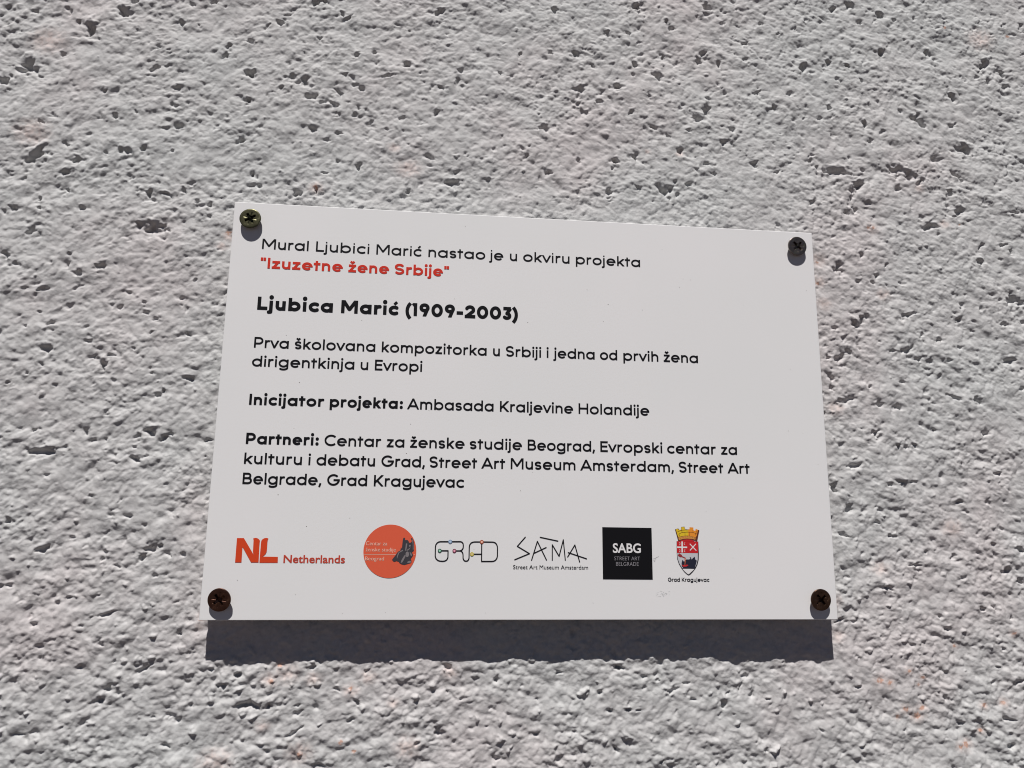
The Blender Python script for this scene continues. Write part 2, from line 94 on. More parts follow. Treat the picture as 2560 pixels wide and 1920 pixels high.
PITS = [(-218.1,305.5,5.2,4.9,0),(-232.8,294.2,6.3,6.7,0),(-260.6,271.3,6.6,7.1,0),(-270.6,262.6,4.4,4.1,0),(-188.3,302.7,3.2,3.0,0),(-163.8,285.4,4.4,3.7,0),(-198.6,275.4,4.6,3.6,0),(-186.6,264.7,4.9,3.0,15),(-215.7,246.5,3.4,2.9,0),(-184.7,243.6,8.0,3.5,-10),(-251.2,222.3,10.9,5.0,35),(-250.8,240.7,3.8,2.5,0),(-211.0,228.2,2.8,2.5,0),(-200.1,229.3,3.4,3.2,0),(-236.0,213.7,3.3,3.0,0),(-233.9,205.1,2.7,2.5,0),(-171.8,317.0,4.8,3.5,0),(-212.2,312.6,3.5,2.4,0),(-260.0,302.6,2.2,2.0,0),(-205.5,249.5,2.3,2.1,0),(-150.1,276.3,4.7,4.3,0),(-150.6,259.9,2.9,2.6,0),(-151.9,237.4,2.9,2.6,0),(-145.6,219.5,2.3,2.0,0),(-231.3,221.2,3.8,3.5,0),(-236.6,229.0,2.7,2.5,0),(-239.3,298.8,2.3,2.1,0),(-244.8,279.5,3.4,2.6,0),(-221.9,259.7,2.0,1.8,0),(-217.8,226.5,1.9,1.8,0),(-179.1,302.2,2.1,1.9,0),(-185.7,229.6,1.7,1.5,0),(-51.8,321.5,5.1,2.9,0),(11.9,328.4,4.0,2.9,0),(59.4,334.7,4.1,3.6,0),(-68.6,287.8,3.7,2.8,0),(-18.2,287.1,3.2,2.8,0),(9.7,301.4,3.3,2.5,0),(23.7,301.9,5.3,3.2,0),(26.9,280.1,3.6,4.2,-45),(47.5,283.5,3.6,3.2,0),(33.2,296.3,3.0,2.1,0),(6.6,255.7,8.3,3.1,0),(9.2,229.8,4.4,4.0,-30),(45.5,239.2,3.2,3.1,0),(56.5,242.0,3.9,3.1,-25),(25.0,237.9,3.2,4.1,45),(-42.8,220.8,7.9,2.9,0),(-54.7,234.6,6.7,2.6,-20),(43.8,234.7,2.1,1.7,0),(-41.2,281.0,3.8,2.8,45),(-50.4,275.8,3.7,1.7,-20),(-52.2,260.6,2.5,3.4,-45),(-69.9,256.2,4.3,1.7,0),(-7.5,299.6,2.3,2.0,0),(-68.4,308.3,1.6,1.4,0),(-2.8,238.7,2.5,2.2,0),(36.2,273.8,5.2,2.1,-20),(189.3,348.3,5.1,3.1,-20),(207.0,343.0,4.8,3.5,0),(153.6,329.0,2.8,2.4,0),(142.8,324.7,2.7,2.3,0),(177.8,344.1,4.3,3.9,40),(194.5,337.2,3.3,2.8,0),(156.3,304.6,6.3,4.1,0),(173.1,309.3,3.6,3.0,-20),(183.6,307.6,3.6,2.2,0),(205.9,318.1,3.6,3.4,0),(234.4,320.9,3.7,3.1,0),(270.6,315.1,5.6,5.4,0),(281.3,311.4,5.6,4.2,0),(271.3,305.3,3.7,3.1,0),(283.2,302.5,5.6,2.7,0),(248.3,293.0,4.8,3.8,-25),(225.1,276.5,9.4,4.4,-25),(192.1,271.5,3.2,3.3,0),(194.3,260.9,4.2,3.2,0),(252.7,259.5,8.0,4.7,-20),(232.7,253.1,4.3,2.9,35),(157.7,246.7,3.1,2.5,0),(173.0,240.7,16.6,4.2,-5),(208.6,244.0,7.0,4.6,10),(216.1,241.3,4.9,5.0,0),(223.5,239.0,2.8,2.1,0),(245.9,243.2,10.8,2.9,-35),(185.5,233.8,9.7,3.5,30),(138.4,278.0,2.8,2.3,0),(164.6,272.8,3.5,2.2,0),(171.0,279.7,3.2,3.3,0),(191.9,299.7,2.9,2.4,0),(246.4,274.4,4.4,3.0,-30),(216.2,340.7,3.3,2.3,0),(-237.3,13.7,2.7,2.0,0),(-224.4,-3.1,3.9,2.2,30),(-194.5,1.1,11.5,2.0,12),(-203.7,-3.4,2.0,1.2,0),(-210.5,8.7,3.0,1.5,0),(-194.4,-11.4,2.5,2.0,30),(-187.9,-18.9,1.7,1.2,0),(-174.9,-22.4,8.0,2.5,30),(-189.8,-30.6,4.9,2.9,0),(-192.3,-35.4,3.7,2.9,0),(-224.9,-49.3,5.2,1.4,-10),(-162.3,-54.6,4.0,1.9,-15),(-202.1,-21.5,2.9,1.2,-30),(-153.0,-37.8,2.5,2.0,0),(-129.7,-38.4,6.1,2.5,0),(-142.1,-29.9,2.5,1.7,0),(-139.1,-29.4,2.3,1.5,0),(-133.8,-25.0,3.1,2.2,0),(-145.2,-22.6,2.5,1.7,0),(-168.9,-42.7,3.0,1.5,0),(-162.0,-42.6,2.2,1.7,0),(-207.1,-46.3,1.9,1.2,0),(-160.8,-7.0,2.0,1.6,0),(-38.6,-22.0,6.0,2.6,0),(-15.6,-28.3,2.7,3.1,0),(14.4,-25.5,4.2,2.3,0),(43.3,-23.1,4.3,2.4,0),(-42.5,-51.0,4.0,4.0,0),(-51.4,-55.4,4.2,1.7,0),(3.7,-52.8,2.7,2.5,0),(-15.1,-63.4,3.2,2.5,45),(13.5,-63.5,4.4,2.2,25),(3.6,-37.0,2.2,1.3,0),(-32.2,-36.8,1.6,1.5,0),(-38.5,-33.2,1.9,1.3,0),(47.5,-42.2,3.4,1.3,0),(34.1,-34.5,2.5,2.1,0),(21.8,-51.5,2.2,1.0,0),(38.8,-42.8,2.5,1.1,0),(41.6,-59.7,2.8,1.5,-35),(183.5,14.2,5.9,2.6,-10),(233.5,4.0,3.8,2.6,-20),(240.3,4.9,2.9,2.3,0),(156.3,-1.6,6.1,1.7,15),(163.0,-33.3,4.2,1.6,0),(213.2,-5.9,3.8,2.0,20),(243.0,-15.8,3.2,2.0,0),(216.1,-51.0,4.9,2.1,-15),(243.0,-49.4,6.9,1.6,0),(241.4,-62.1,5.6,3.2,40),(235.6,-32.4,3.1,1.9,0),(249.5,-31.7,5.1,2.5,20),(163.6,-2.4,3.7,1.7,0),(208.2,-38.4,3.7,1.6,0),(143.6,-53.1,3.5,1.3,-45),(162.9,-61.0,3.6,1.8,0),(256.4,17.6,3.6,2.9,0),(249.6,-0.8,3.2,2.3,-30),(239.7,-24.7,3.2,1.4,-20),(-257.7,193.7,3.3,2.2,0),(-246.1,199.5,2.8,2.5,0),(-245.8,194.8,2.8,1.6,0),(-247.9,182.6,4.2,4.4,0),(-257.4,169.7,6.0,2.5,-20),(-253.3,165.9,2.2,2.1,0),(-195.2,205.5,4.6,3.9,30),(-186.5,206.0,5.2,1.6,0),(-178.4,208.2,2.6,3.2,0),(-170.9,202.4,3.5,2.6,-25),(-164.9,200.8,3.5,3.2,0),(-225.5,196.1,2.8,1.9,0),(-198.5,189.2,4.3,1.9,0),(-191.9,186.7,6.3,5.4,0),(-186.8,188.6,4.6,3.2,0),(-183.5,186.5,2.0,1.9,0),(-228.9,171.5,2.2,1.5,0),(-229.2,166.2,1.9,3.1,0),(-212.9,166.1,2.8,3.1,0),(-215.7,166.2,2.2,1.5,0),(-223.4,162.1,3.3,3.1,20),(-239.6,153.1,6.6,2.1,10),(-247.3,153.3,3.3,1.5,15),(-199.7,153.4,3.4,1.5,0),(-191.6,148.5,3.9,1.8,-15),(-202.8,145.3,2.1,3.0,0),(-190.5,143.3,3.4,2.1,0),(-185.4,140.5,4.5,1.8,0),(-174.5,151.4,3.1,2.2,0),(-233.7,136.4,3.0,3.0,0),(-239.5,141.7,2.5,1.5,0),(-244.6,134.3,1.9,1.5,0),(-216.8,135.6,2.8,1.2,0),(-215.4,128.1,3.6,1.8,0),(-170.0,133.6,3.7,3.0,0),(-186.4,133.8,2.8,1.2,0),(-234.6,123.8,6.5,2.9,-15),(-194.0,125.3,2.5,1.5,-20),(-207.7,116.2,3.8,4.4,0),(-212.3,120.5,3.8,1.8,0),(-204.2,121.7,4.4,1.5,0),(-235.3,116.2,2.2,1.5,0),(-240.9,111.3,2.1,1.7,0),(-248.9,106.7,3.7,1.4,0),(-167.6,111.3,4.8,2.3,0),(-180.6,102.6,4.4,2.3,10),(-178.1,104.9,2.2,2.1,0),(-184.7,113.3,2.2,1.8,0),(-234.9,84.5,2.9,1.6,20),(-211.8,84.3,2.3,2.3,0),(-219.9,77.0,3.2,1.7,0),(-230.2,74.2,11.4,3.4,0),(-183.1,85.0,5.2,3.4,0),(-187.5,83.1,3.0,2.0,0),(-175.9,82.3,3.6,2.3,0),(-173.3,84.0,2.8,2.0,0),(-155.4,81.6,4.2,2.0,0),(-202.3,81.1,2.7,1.6,0),(-207.4,80.4,2.4,1.6,0),(-188.9,77.4,1.9,1.4,0),(-187.5,71.7,6.0,2.8,-20),(-182.8,73.5,3.3,1.4,0),(-226.5,63.6,2.9,1.7,0),(-206.4,54.4,2.7,1.5,0),(-240.4,42.3,4.1,2.7,-15),(-188.3,45.4,6.4,1.7,-5),(-211.9,35.3,2.6,1.6,0),(-224.7,29.5,5.7,3.7,40),(-177.5,30.7,6.4,2.4,15),(-172.5,31.8,2.9,2.7,-30),(-180.3,26.6,4.5,2.7,20),(-168.7,28.0,3.2,1.9,-20),(-197.7,25.9,3.2,1.9,0),(-162.3,28.6,2.7,1.6,0),(-191.6,23.0,5.3,1.6,-15),(-180.4,41.1,2.4,1.4,0),(182.2,230.4,4.3,3.3,30),(186.7,233.6,5.8,2.2,25),(180.4,225.6,1.8,2.9,0),(177.3,217.1,4.3,3.2,0),(182.3,218.5,3.2,3.6,20),(209.1,233.1,2.9,3.7,40),(223.8,239.0,2.9,1.9,0),(244.3,221.0,7.8,4.8,0),(225.1,211.2,5.1,4.0,20),(230.2,211.5,4.4,2.9,0),(239.7,233.2,4.4,2.2,0),(169.1,183.2,5.2,4.9,0),(183.7,192.0,2.5,3.2,0),(188.8,176.9,2.5,2.4,0),(191.6,180.5,4.2,2.1,50),(197.4,187.0,2.1,2.5,0),(180.4,176.5,2.8,2.4,0),(253.8,191.6,5.9,2.9,0),(273.4,199.1,3.7,2.3,0),(256.1,201.7,4.4,2.5,40),(269.4,202.4,5.2,1.8,15),(176.7,151.8,4.1,4.1,0),(181.2,156.0,6.3,3.1,42),(208.6,158.8,7.1,2.4,8),(164.9,149.8,2.7,1.7,0),(271.6,169.9,8.1,4.2,-15),(265.1,155.3,3.6,2.1,0),(197.0,138.4,4.5,2.3,0),(205.3,138.7,7.7,3.7,30),(211.5,133.9,6.3,2.3,0),(229.3,133.9,4.2,1.5,0),(166.4,133.0,6.8,4.0,25),(171.5,137.2,4.1,2.7,30),(159.9,133.1,3.1,2.0,0),(265.9,135.2,8.6,3.1,0),(277.8,222.6,6.0,2.2,0),(237.4,157.3,3.6,2.8,45),(214.9,147.9,4.2,2.4,40),(224.5,145.5,2.8,2.4,0),(161.6,122.3,4.6,3.1,-15),(165.2,109.7,4.9,2.4,0),(171.3,111.4,6.3,2.4,0),(186.9,108.5,4.6,2.7,0),(197.4,108.1,3.6,3.4,0),(182.4,118.2,2.8,2.0,0),(200.8,121.6,3.0,1.2,0),(183.8,93.0,3.9,4.7,55),(195.5,86.3,2.5,2.3,0),(200.0,86.3,3.2,2.0,0),(205.1,87.5,2.8,1.3,0),(230.6,113.8,9.5,2.1,-15),(242.4,112.5,5.8,3.1,0),(247.2,94.2,3.6,4.1,-40),(270.1,119.5,4.5,2.1,20),(169.8,75.3,7.6,2.9,25),(158.4,64.4,4.8,4.2,0),(166.1,53.6,4.1,3.8,0),(188.4,66.2,3.1,2.3,0),(195.9,67.6,4.2,2.0,0),(202.2,68.0,6.3,1.4,0),(161.3,40.3,8.8,2.2,-25),(180.2,46.8,4.1,2.2,10),(186.8,39.9,2.7,2.2,0),(206.0,32.2,2.8,2.5,0),(198.5,25.5,8.2,2.2,0),(217.2,95.8,3.2,1.9,0),(251.6,73.0,4.3,2.0,0),(226.7,57.7,4.2,2.0,20),(243.3,36.3,2.8,1.6,-20),(258.6,34.2,4.3,2.2,0),(250.1,22.7,4.9,3.2,0),(155.6,102.9,2.1,2.3,0),(-119.1,320.5,4.5,3.7,30),(-114.6,321.6,2.6,1.8,0),(-133.2,312.2,5.1,1.8,0),(-143.8,304.7,4.4,2.2,50),(-137.0,307.1,4.4,3.2,15),(-151.8,294.6,9.3,2.0,-5),(-162.4,291.2,3.1,2.5,0),(-116.3,299.7,2.8,2.7,0),(-104.9,315.0,2.9,2.6,0),(-100.7,313.3,2.2,4.4,-40),(-151.7,276.6,2.5,3.8,30),(-148.9,276.8,2.2,2.4,0),(-122.6,274.0,5.3,3.9,20),(-129.3,275.6,3.1,3.2,0),(-116.1,265.3,3.7,2.8,25),(-119.8,264.3,3.7,2.8,0),(-104.1,268.4,2.5,4.2,50),(-112.5,262.1,4.1,2.4,0),(-106.8,261.8,5.0,3.1,-20),(-93.5,260.0,1.9,2.8,0),(-86.6,253.2,3.5,2.8,-30),(-115.9,246.6,4.9,3.1,-25),(-103.1,245.1,5.0,2.4,0),(-150.4,259.9,2.7,2.4,0),(-151.8,237.5,2.4,2.4,0),(-134.1,268.8,3.1,2.0,0),(-91.9,226.0,3.4,3.7,-20),(-102.9,229.0,2.8,2.4,0),(-145.6,219.5,2.4,2.3,0),(-145.1,212.9,2.7,2.0,0),(-141.2,212.8,2.7,2.3,0),(-112.7,212.2,3.3,3.3,0),(-121.9,209.6,4.8,4.0,0),(-109.0,222.2,4.9,1.9,0),(-68.5,287.7,3.9,2.9,0),(-86.5,293.4,3.2,2.2,0),(-95.4,291.2,2.9,2.5,0),(-80.1,279.9,7.7,1.8,15),(-65.5,214.4,3.1,2.7,0),(-101.2,279.2,3.2,1.6,0),(59.0,334.7,4.2,3.1,0),(101.1,339.1,5.8,4.7,-20),(76.4,326.4,3.2,2.7,0),(78.8,322.3,3.9,2.7,0),(54.5,317.6,3.5,2.4,0),(41.9,316.4,4.2,2.7,-25),(74.4,305.4,3.0,2.7,0),(94.8,303.8,3.5,4.6,45),(97.5,308.6,4.3,3.1,40),(106.8,302.9,3.6,4.6,0),(123.6,317.4,4.3,2.7,0),(133.0,331.1,3.3,2.4,0),(70.6,291.7,7.0,4.1,-20),(57.2,298.4,3.5,3.4,40),(98.6,273.4,4.2,5.2,0),(47.7,283.7,4.1,3.3,0),(91.8,268.1,7.0,3.7,-10),(113.2,262.4,6.0,2.8,0),(68.4,260.2,5.5,2.2,-20),(75.5,255.9,3.4,2.2,0),(107.2,254.2,6.3,2.6,10),(137.6,277.8,3.9,3.0,0),(82.1,246.6,3.1,4.3,40),(56.4,242.0,4.4,2.9,-25),(45.3,238.8,3.4,3.2,0),(124.8,242.8,5.3,2.5,0),(97.3,240.8,4.1,3.2,0),(71.5,223.2,7.4,5.3,0),(76.3,224.9,4.1,2.8,0),(86.6,228.1,4.8,2.5,0),(58.1,224.1,4.0,2.8,0),(41.7,221.0,4.0,3.5,40),(54.6,268.6,3.4,2.6,0),(128.1,286.5,5.7,2.6,25),(100.5,235.3,3.5,2.0,0),(65.4,279.4,4.1,1.8,-30),(137.9,238.8,6.4,1.8,15),(43.2,-23.4,5.5,2.5,0),(55.8,-27.4,4.0,1.6,0),(62.2,-28.9,3.0,1.6,0),(70.3,-33.5,4.8,2.8,0),(76.2,-30.6,4.5,1.4,0),(106.3,-27.6,5.6,2.1,0),(103.8,-31.8,5.6,1.4,55),(97.7,-35.2,4.1,1.8,25),(79.5,-38.2,3.3,1.6,0),(94.7,-40.5,4.0,4.1,0),(109.4,-36.3,2.6,4.2,0),(117.0,-38.4,3.6,1.2,0),(38.7,-42.7,2.9,1.6,0),(48.0,-42.4,4.4,1.6,0),(52.0,-42.7,3.5,1.1,0),(41.4,-59.8,4.9,1.8,-45),(62.7,-65.7,2.9,1.5,40),(114.7,-61.3,4.0,1.6,45),(-130.3,-38.2,6.2,2.6,0),(-125.6,-38.7,3.1,1.9,0),(-118.9,-38.6,2.7,2.6,-40),(-133.7,-24.9,3.4,2.2,0),(-107.4,-50.5,8.5,2.6,30),(-89.1,-31.7,3.7,1.8,0),(-76.4,-24.3,2.8,2.0,40),(-99.7,-21.9,3.7,3.1,-30),(-79.6,-37.5,3.2,2.6,-40),(-105.9,-38.7,3.6,1.5,40),(-106.1,-42.0,4.5,1.5,15),(-82.0,-44.9,3.2,2.2,30),(-118.2,-57.8,2.0,1.7,0),(-94.9,-64.1,7.2,1.7,0)]
PINK = [(174.8,-29.9,3.9),(179.8,-31.1,3.5),(187.5,-43.6,3.5),(193.3,-46.6,4.6),(196.1,-43.1,3.5),(183.0,-47.0,2.3),(214.4,-61.4,3.1),(217.6,-60.6,4.3),(239.6,-41.2,3.1),(229.5,-42.2,3.1),(217.0,-14.0,2.3),(249.3,-7.9,2.7),(195.3,-32.0,1.9),(226.3,-54.1,2.7),(197.8,-28.8,2.3),(190.4,-25.7,2.7),(-119.2,-27.0,3.9),(-115.4,-20.9,2.1),(-99.8,-26.8,3.9),(-75.1,-26.5,3.9),(-82.6,-32.2,3.9),(-104.2,-58.3,6.0),(-140.5,-61.4,7.3),(-63.1,-37.7,3.0),(-121.0,-46.9,3.4),(-86.0,-54.3,1.7),(-111.3,-24.5,5.4),(-37.4,-24.8,3.9),(-56.1,-56.7,6.0),(157.9,188.1,4.7),(157.3,175.5,4.3),(159.6,163.1,4.3),(190.9,208.5,3.9),(194.7,170.3,4.3),(162.3,106.2,4.7),(-154.6,185.0,3.4),(-157.1,179.6,3.0),(-112.9,213.6,3.9),(-66.2,227.8,6.5),(-74.0,238.6,3.4),(234.3,213.3,3.4),(153.0,8.4,4.7),(154.9,-8.9,3.9),(-150.6,0.8,3.0),(-152.0,-3.6,2.1),(221.9,234.3,3.0),(269.7,332.3,8.6),(-254.1,235.0,8.6),(63.8,246.2,1.7),(81.9,245.7,2.6),(-252.7,286.8,8.6),(221.3,44.6,5.6),(179.9,24.1,4.7)]
CHIP = [(174.8,-29.9,2.1),(179.8,-31.1,1.9),(187.5,-43.6,1.9),(193.3,-46.6,2.6),(196.1,-43.1,1.9),(183.0,-47.0,1.3),(214.4,-61.4,1.7),(217.6,-60.6,2.4),(239.6,-41.2,1.7),(229.5,-42.2,1.7),(217.0,-14.0,1.3),(249.3,-7.9,1.5),(195.3,-32.0,1.1),(226.3,-54.1,1.5),(197.8,-28.8,1.3),(190.4,-25.7,1.5),(-118.7,-27.8,1.9),(-115.4,-20.9,1.5),(-82.7,-31.2,1.3),(-86.0,-54.3,1.5),(-80.0,-58.3,1.5),(-104.1,-59.1,1.9),(-154.4,186.8,1.9),(157.4,186.9,1.3),(157.0,174.8,1.5),(188.6,208.8,1.5),(191.7,208.8,1.3),(244.1,213.8,0.9),(-112.9,214.0,1.7),(-151.7,-0.6,1.3),(247.3,338.3,1.5),(288.3,336.6,1.7)]


# ------------------------------------------------------------------ helpers
def tag(o, label=None, cat=None, group=None, kind=None):
    if label: o['label'] = label
    if cat: o['category'] = cat
    if group: o['group'] = group
    if kind: o['kind'] = kind
    return o

def link(name, me, mats, parent=None):
    o = bpy.data.objects.new(name, me)
    COL.objects.link(o)
    if parent is not None: o.parent = parent
    for m in (mats if isinstance(mats, (list, tuple)) else [mats]):
        me.materials.append(m)
    return o

def material(name, color, rough=0.5, metallic=0.0, spec=0.5):
    m = bpy.data.materials.new(name)
    m.use_nodes = True
    b = m.node_tree.nodes['Principled BSDF']
    b.inputs['Base Color'].default_value = (*color, 1)
    b.inputs['Roughness'].default_value = rough
    b.inputs['Metallic'].default_value = metallic
    b.inputs['Specular IOR Level'].default_value = spec
    return m

def noise_node(nt, scale, detail=4, rough=0.55, vec=None):
    n = nt.nodes.new('ShaderNodeTexNoise')
    n.inputs['Scale'].default_value = scale
    n.inputs['Detail'].default_value = detail
    n.inputs['Roughness'].default_value = rough
    if vec is not None: nt.links.new(vec, n.inputs['Vector'])
    return n

def ramp(nt, src, stops):
    r = nt.nodes.new('ShaderNodeValToRGB')
    els = r.color_ramp.elements
    while len(els) < len(stops): els.new(0.5)
    for e, (p, c) in zip(els, stops):
        e.position = p
        e.color = (*c, 1) if isinstance(c, (tuple, list)) else (c, c, c, 1)
    nt.links.new(src, r.inputs[0])
    return r

def mix(nt, fac, a, b, mode='MIX'):
    n = nt.nodes.new('ShaderNodeMix')
    n.data_type = 'RGBA'
    n.blend_type = mode
    for sock, v in ((n.inputs[0], fac), (n.inputs[6], a), (n.inputs[7], b)):
        if hasattr(v, 'is_linked'): nt.links.new(v, sock)
        elif isinstance(v, (int, float)): sock.default_value = v
        else: sock.default_value = (*v, 1)
    return n.outputs[2]

def s2l(*c):
    return tuple((v / 255 / 12.92) if v / 255 <= 0.04045 else ((v / 255 + 0.055) / 1.055) ** 2.4 for v in c)

# ------------------------------------------------------------------ ground (out of frame, it only sends light back up on to the wall)
def ground_material():
    m = material('paving', (0.16, 0.135, 0.115), 0.9)
    nt = m.node_tree; b = nt.nodes['Principled BSDF']
    tc = nt.nodes.new('ShaderNodeTexCoord')
    n = noise_node(nt, 3.0, 8, 0.7, tc.outputs['Object'])
    r = ramp(nt, n.outputs['Fac'], [(0.3, (0.036, 0.023, 0.016)), (0.7, (0.054, 0.036, 0.026))])
    nt.links.new(r.outputs[0], b.inputs['Base Color'])
    return m
me = bpy.data.meshes.new('ground')
me.from_pydata([(-60, -80, 0), (60, -80, 0), (60, 40, 0), (-60, 40, 0)], [], [(0, 1, 2, 3)])
tag(link('ground', me, ground_material()), kind='structure')

# ------------------------------------------------------------------ plaster wall
GAP = 9.9                      # mean distance of plaster behind the sign's face (mm)

def perlin(x, y, seed):
    """vectorised 2-D gradient noise, about -1..1"""
    r = np.random.default_rng(seed)
    ang = r.random(65536).astype(np.float32) * 2 * np.pi
    gx, gy = np.cos(ang), np.sin(ang)
    xi = np.floor(x).astype(np.int64); yi = np.floor(y).astype(np.int64)
    xf = (x - xi).astype(np.float32); yf = (y - yi).astype(np.float32)
    def g(ix, iy, dx, dy):
        h = ((ix * 73856093) ^ (iy * 19349663) ^ (seed * 83492791)) & 65535
        h = (h * 40503 + (h >> 7)) & 65535
        return gx[h] * dx + gy[h] * dy
    u = xf * xf * xf * (xf * (xf * 6 - 15) + 10); v = yf * yf * yf * (yf * (yf * 6 - 15) + 10)
    a = g(xi, yi, xf, yf); b = g(xi + 1, yi, xf - 1, yf)
    c = g(xi, yi + 1, xf, yf - 1); d = g(xi + 1, yi + 1, xf - 1, yf - 1)
    return 1.5 * (a + u * (b - a) + v * ((c + u * (d - c)) - (a + u * (b - a))))

def axis(core0, core1, lo, hi, step, grow=1.03):
    core = np.arange(core0, core1 + step / 2, step)
    def tail(dist):
        out = []; s = step; p = 0.0
        while p < dist:
            s *= grow; p += s
            out.append(min(p, dist))
        return np.array(out)
    a = core[0] - tail(core[0] - lo)[::-1]
    b = core[-1] + tail(hi - core[-1])
    return np.concatenate([a, core, b])

STEP = 0.41
xs = axis(-312, 336, -1300, 1300, STEP)
zs = axis(-96, 392, -Z0 * 1000, 1100, STEP)
X, Z = np.meshgrid(xs, zs)
X = X.astype(np.float32); Z = Z.astype(np.float32)
dens = np.maximum(np.gradient(xs)[None, :], np.gradient(zs)[:, None])     # local spacing of the grid
def keep(wl):                                                              # drop waves the grid cannot carry
    return np.clip((wl / dens - 2.0) / 2.0, 0, 1).astype(np.float32)

arch = -0.00062 * np.clip(X, -420, 420) ** 2                               # sweep of the trowel
V = Z - arch
low = np.clip((120 - Z) / 200, 0, 1)                                       # the lower part is lumpier
left = np.clip((-60 - X) / 200, 0, 1)
U_ = X + perlin(X / 21, Z / 21, 90) * 1.6
V_ = V + perlin(X / 19, Z / 19, 91) * 1.6
def oct_(lx, lz, seed):
    sh = min(max((lz - 2.0) / 9.0, 0.25), 1.0)                              # small grains hardly follow the trowel
    ca, sa = math.cos(seed * 1.3), math.sin(seed * 1.3)
    k = math.sqrt(lx * lz)
    if lz < 5: p, r = U_ / lx * (k / lx) ** -0.0, (Z + (V_ - Z) * sh) / lz
    else: p, r = U_ / lx, (Z + (V_ - Z) * sh) / lz
    return perlin(p * ca - r * sa + seed * 7.3, p * sa + r * ca - seed * 3.1, seed) * keep(min(lx, lz))
Hh = np.zeros_like(X)
Hh += 0.50 * perlin(X / 70, V / 50, 1)
Hh += 0.62 * oct_(28, 21, 2)
Hh += (0.50 + 0.32 * low) * oct_(14, 11, 3)
patch = np.clip(perlin(X / 36, V / 26, 12) + 0.5, 0, 1.2)                      # smooth and rough patches
def grains(size, seed, soft=9.0):
    """rounded grains packed side by side: 0 in the joints, up to 1 on the crowns"""
    r = np.random.default_rng(seed)
    jx, jy, hh = (r.random(65536).astype(np.float32) for _ in range(3))
    gx = (U_ + 0.35 * size * perlin(X / (size * .8), Z / (size * .8), seed + 500)) / size
    gy = (Z + (V_ - Z) * 0.35 + 0.35 * size * perlin(X / (size * .8), Z / (size * .8), seed + 501)) / (size * 0.95)
    ix = np.floor(gx).astype(np.int64); iy = np.floor(gy).astype(np.int64)
    acc = np.zeros_like(X)
    for oy in (-1, 0, 1):
        for ox in (-1, 0, 1):
            cx, cy = ix + ox, iy + oy
            h = ((cx * 73856093) ^ (cy * 19349663) ^ (seed * 83492791)) & 65535
            h = (h * 40503 + (h >> 7)) & 65535
            dx = gx - cx - 0.1 - 0.8 * jx[h]; dy = gy - cy - 0.1 - 0.8 * jy[h]
            d2 = (dx * dx + dy * dy) * (0.8 + 0.5 * hh[h])
            acc += np.exp(soft * (0.75 * hh[h] - 1.5 * d2))
    return (np.log(acc + 0.05) / soft) * keep(size * 0.7)
n4 = oct_(7.4, 6.2, 4)
n5 = oct_(4.2, 3.7, 5)
n6 = oct_(2.5, 2.3, 6)
Hh += (0.17 + 0.08 * low) * n4
Hh += (0.10 + 0.07 * patch) * n5
Hh += (0.055 + 0.06 * patch) * n6
Hh += (0.035 + 0.065 * patch) * oct_(1.45, 1.35, 7)
g8, g5, g3 = grains(8.0, 201), grains(4.6, 202), grains(2.7, 203)
Hh += (0.48 + 0.22 * low) * g8
Hh += (0.56 + 0.20 * low) * (0.55 + 0.5 * patch) * g5
Hh += (0.42 + 0.10 * low) * (0.45 + 0.55 * patch) * g3
Hh += 0.22 * (0.35 + 0.65 * patch) * grains(1.75, 204)
# soft dimples: only the deepest parts of further waves
for lx, lz, amp, thr, sd in ((8.6, 7.4, 1.15, 0.30, 21), (5.4, 5.1, 0.95, 0.31, 22), (3.4, 3.2, 0.7, 0.32, 23)):
    n = oct_(lx, lz, sd)
    Hh -= amp * np.clip(n - thr, 0, 1) ** 1.25

def splat(cx, cz, rx, rz, ang, amp, edge, wob=0.25, seed=0):
    """raise (amp > 0) or sink (amp < 0) an uneven patch of the height field"""
    R = max(rx, rz) * 1.35
    i0, i1 = np.searchsorted(xs, (cx - R, cx + R)); j0, j1 = np.searchsorted(zs, (cz - R, cz + R))
    if i1 - i0 < 2 or j1 - j0 < 2: return
    dx = X[j0:j1, i0:i1] - cx; dz = Z[j0:j1, i0:i1] - cz
    ca, sa = math.cos(ang), math.sin(ang)
    u = (dx * ca + dz * sa) / rx; v = (-dx * sa + dz * ca) / rz
    th = np.arctan2(v, u)
    p = seed * 1.7
    r = np.hypot(u, v) * (1 + wob * (0.55 * np.sin(2 * th + p) + 0.5 * np.sin(3 * th + 2.3 * p) + 0.4 * np.sin(5 * th + 4.1 * p)))
    r = r * (1 + 0.55 * n5[j0:j1, i0:i1] + 0.45 * n6[j0:j1, i0:i1])
    s = np.clip((1.12 - r) / (edge * (1 + 0.30 * np.tanh(3 * v) * (amp < 0))), 0, 1)
    Hh[j0:j1, i0:i1] += amp * s * s * (3 - 2 * s)

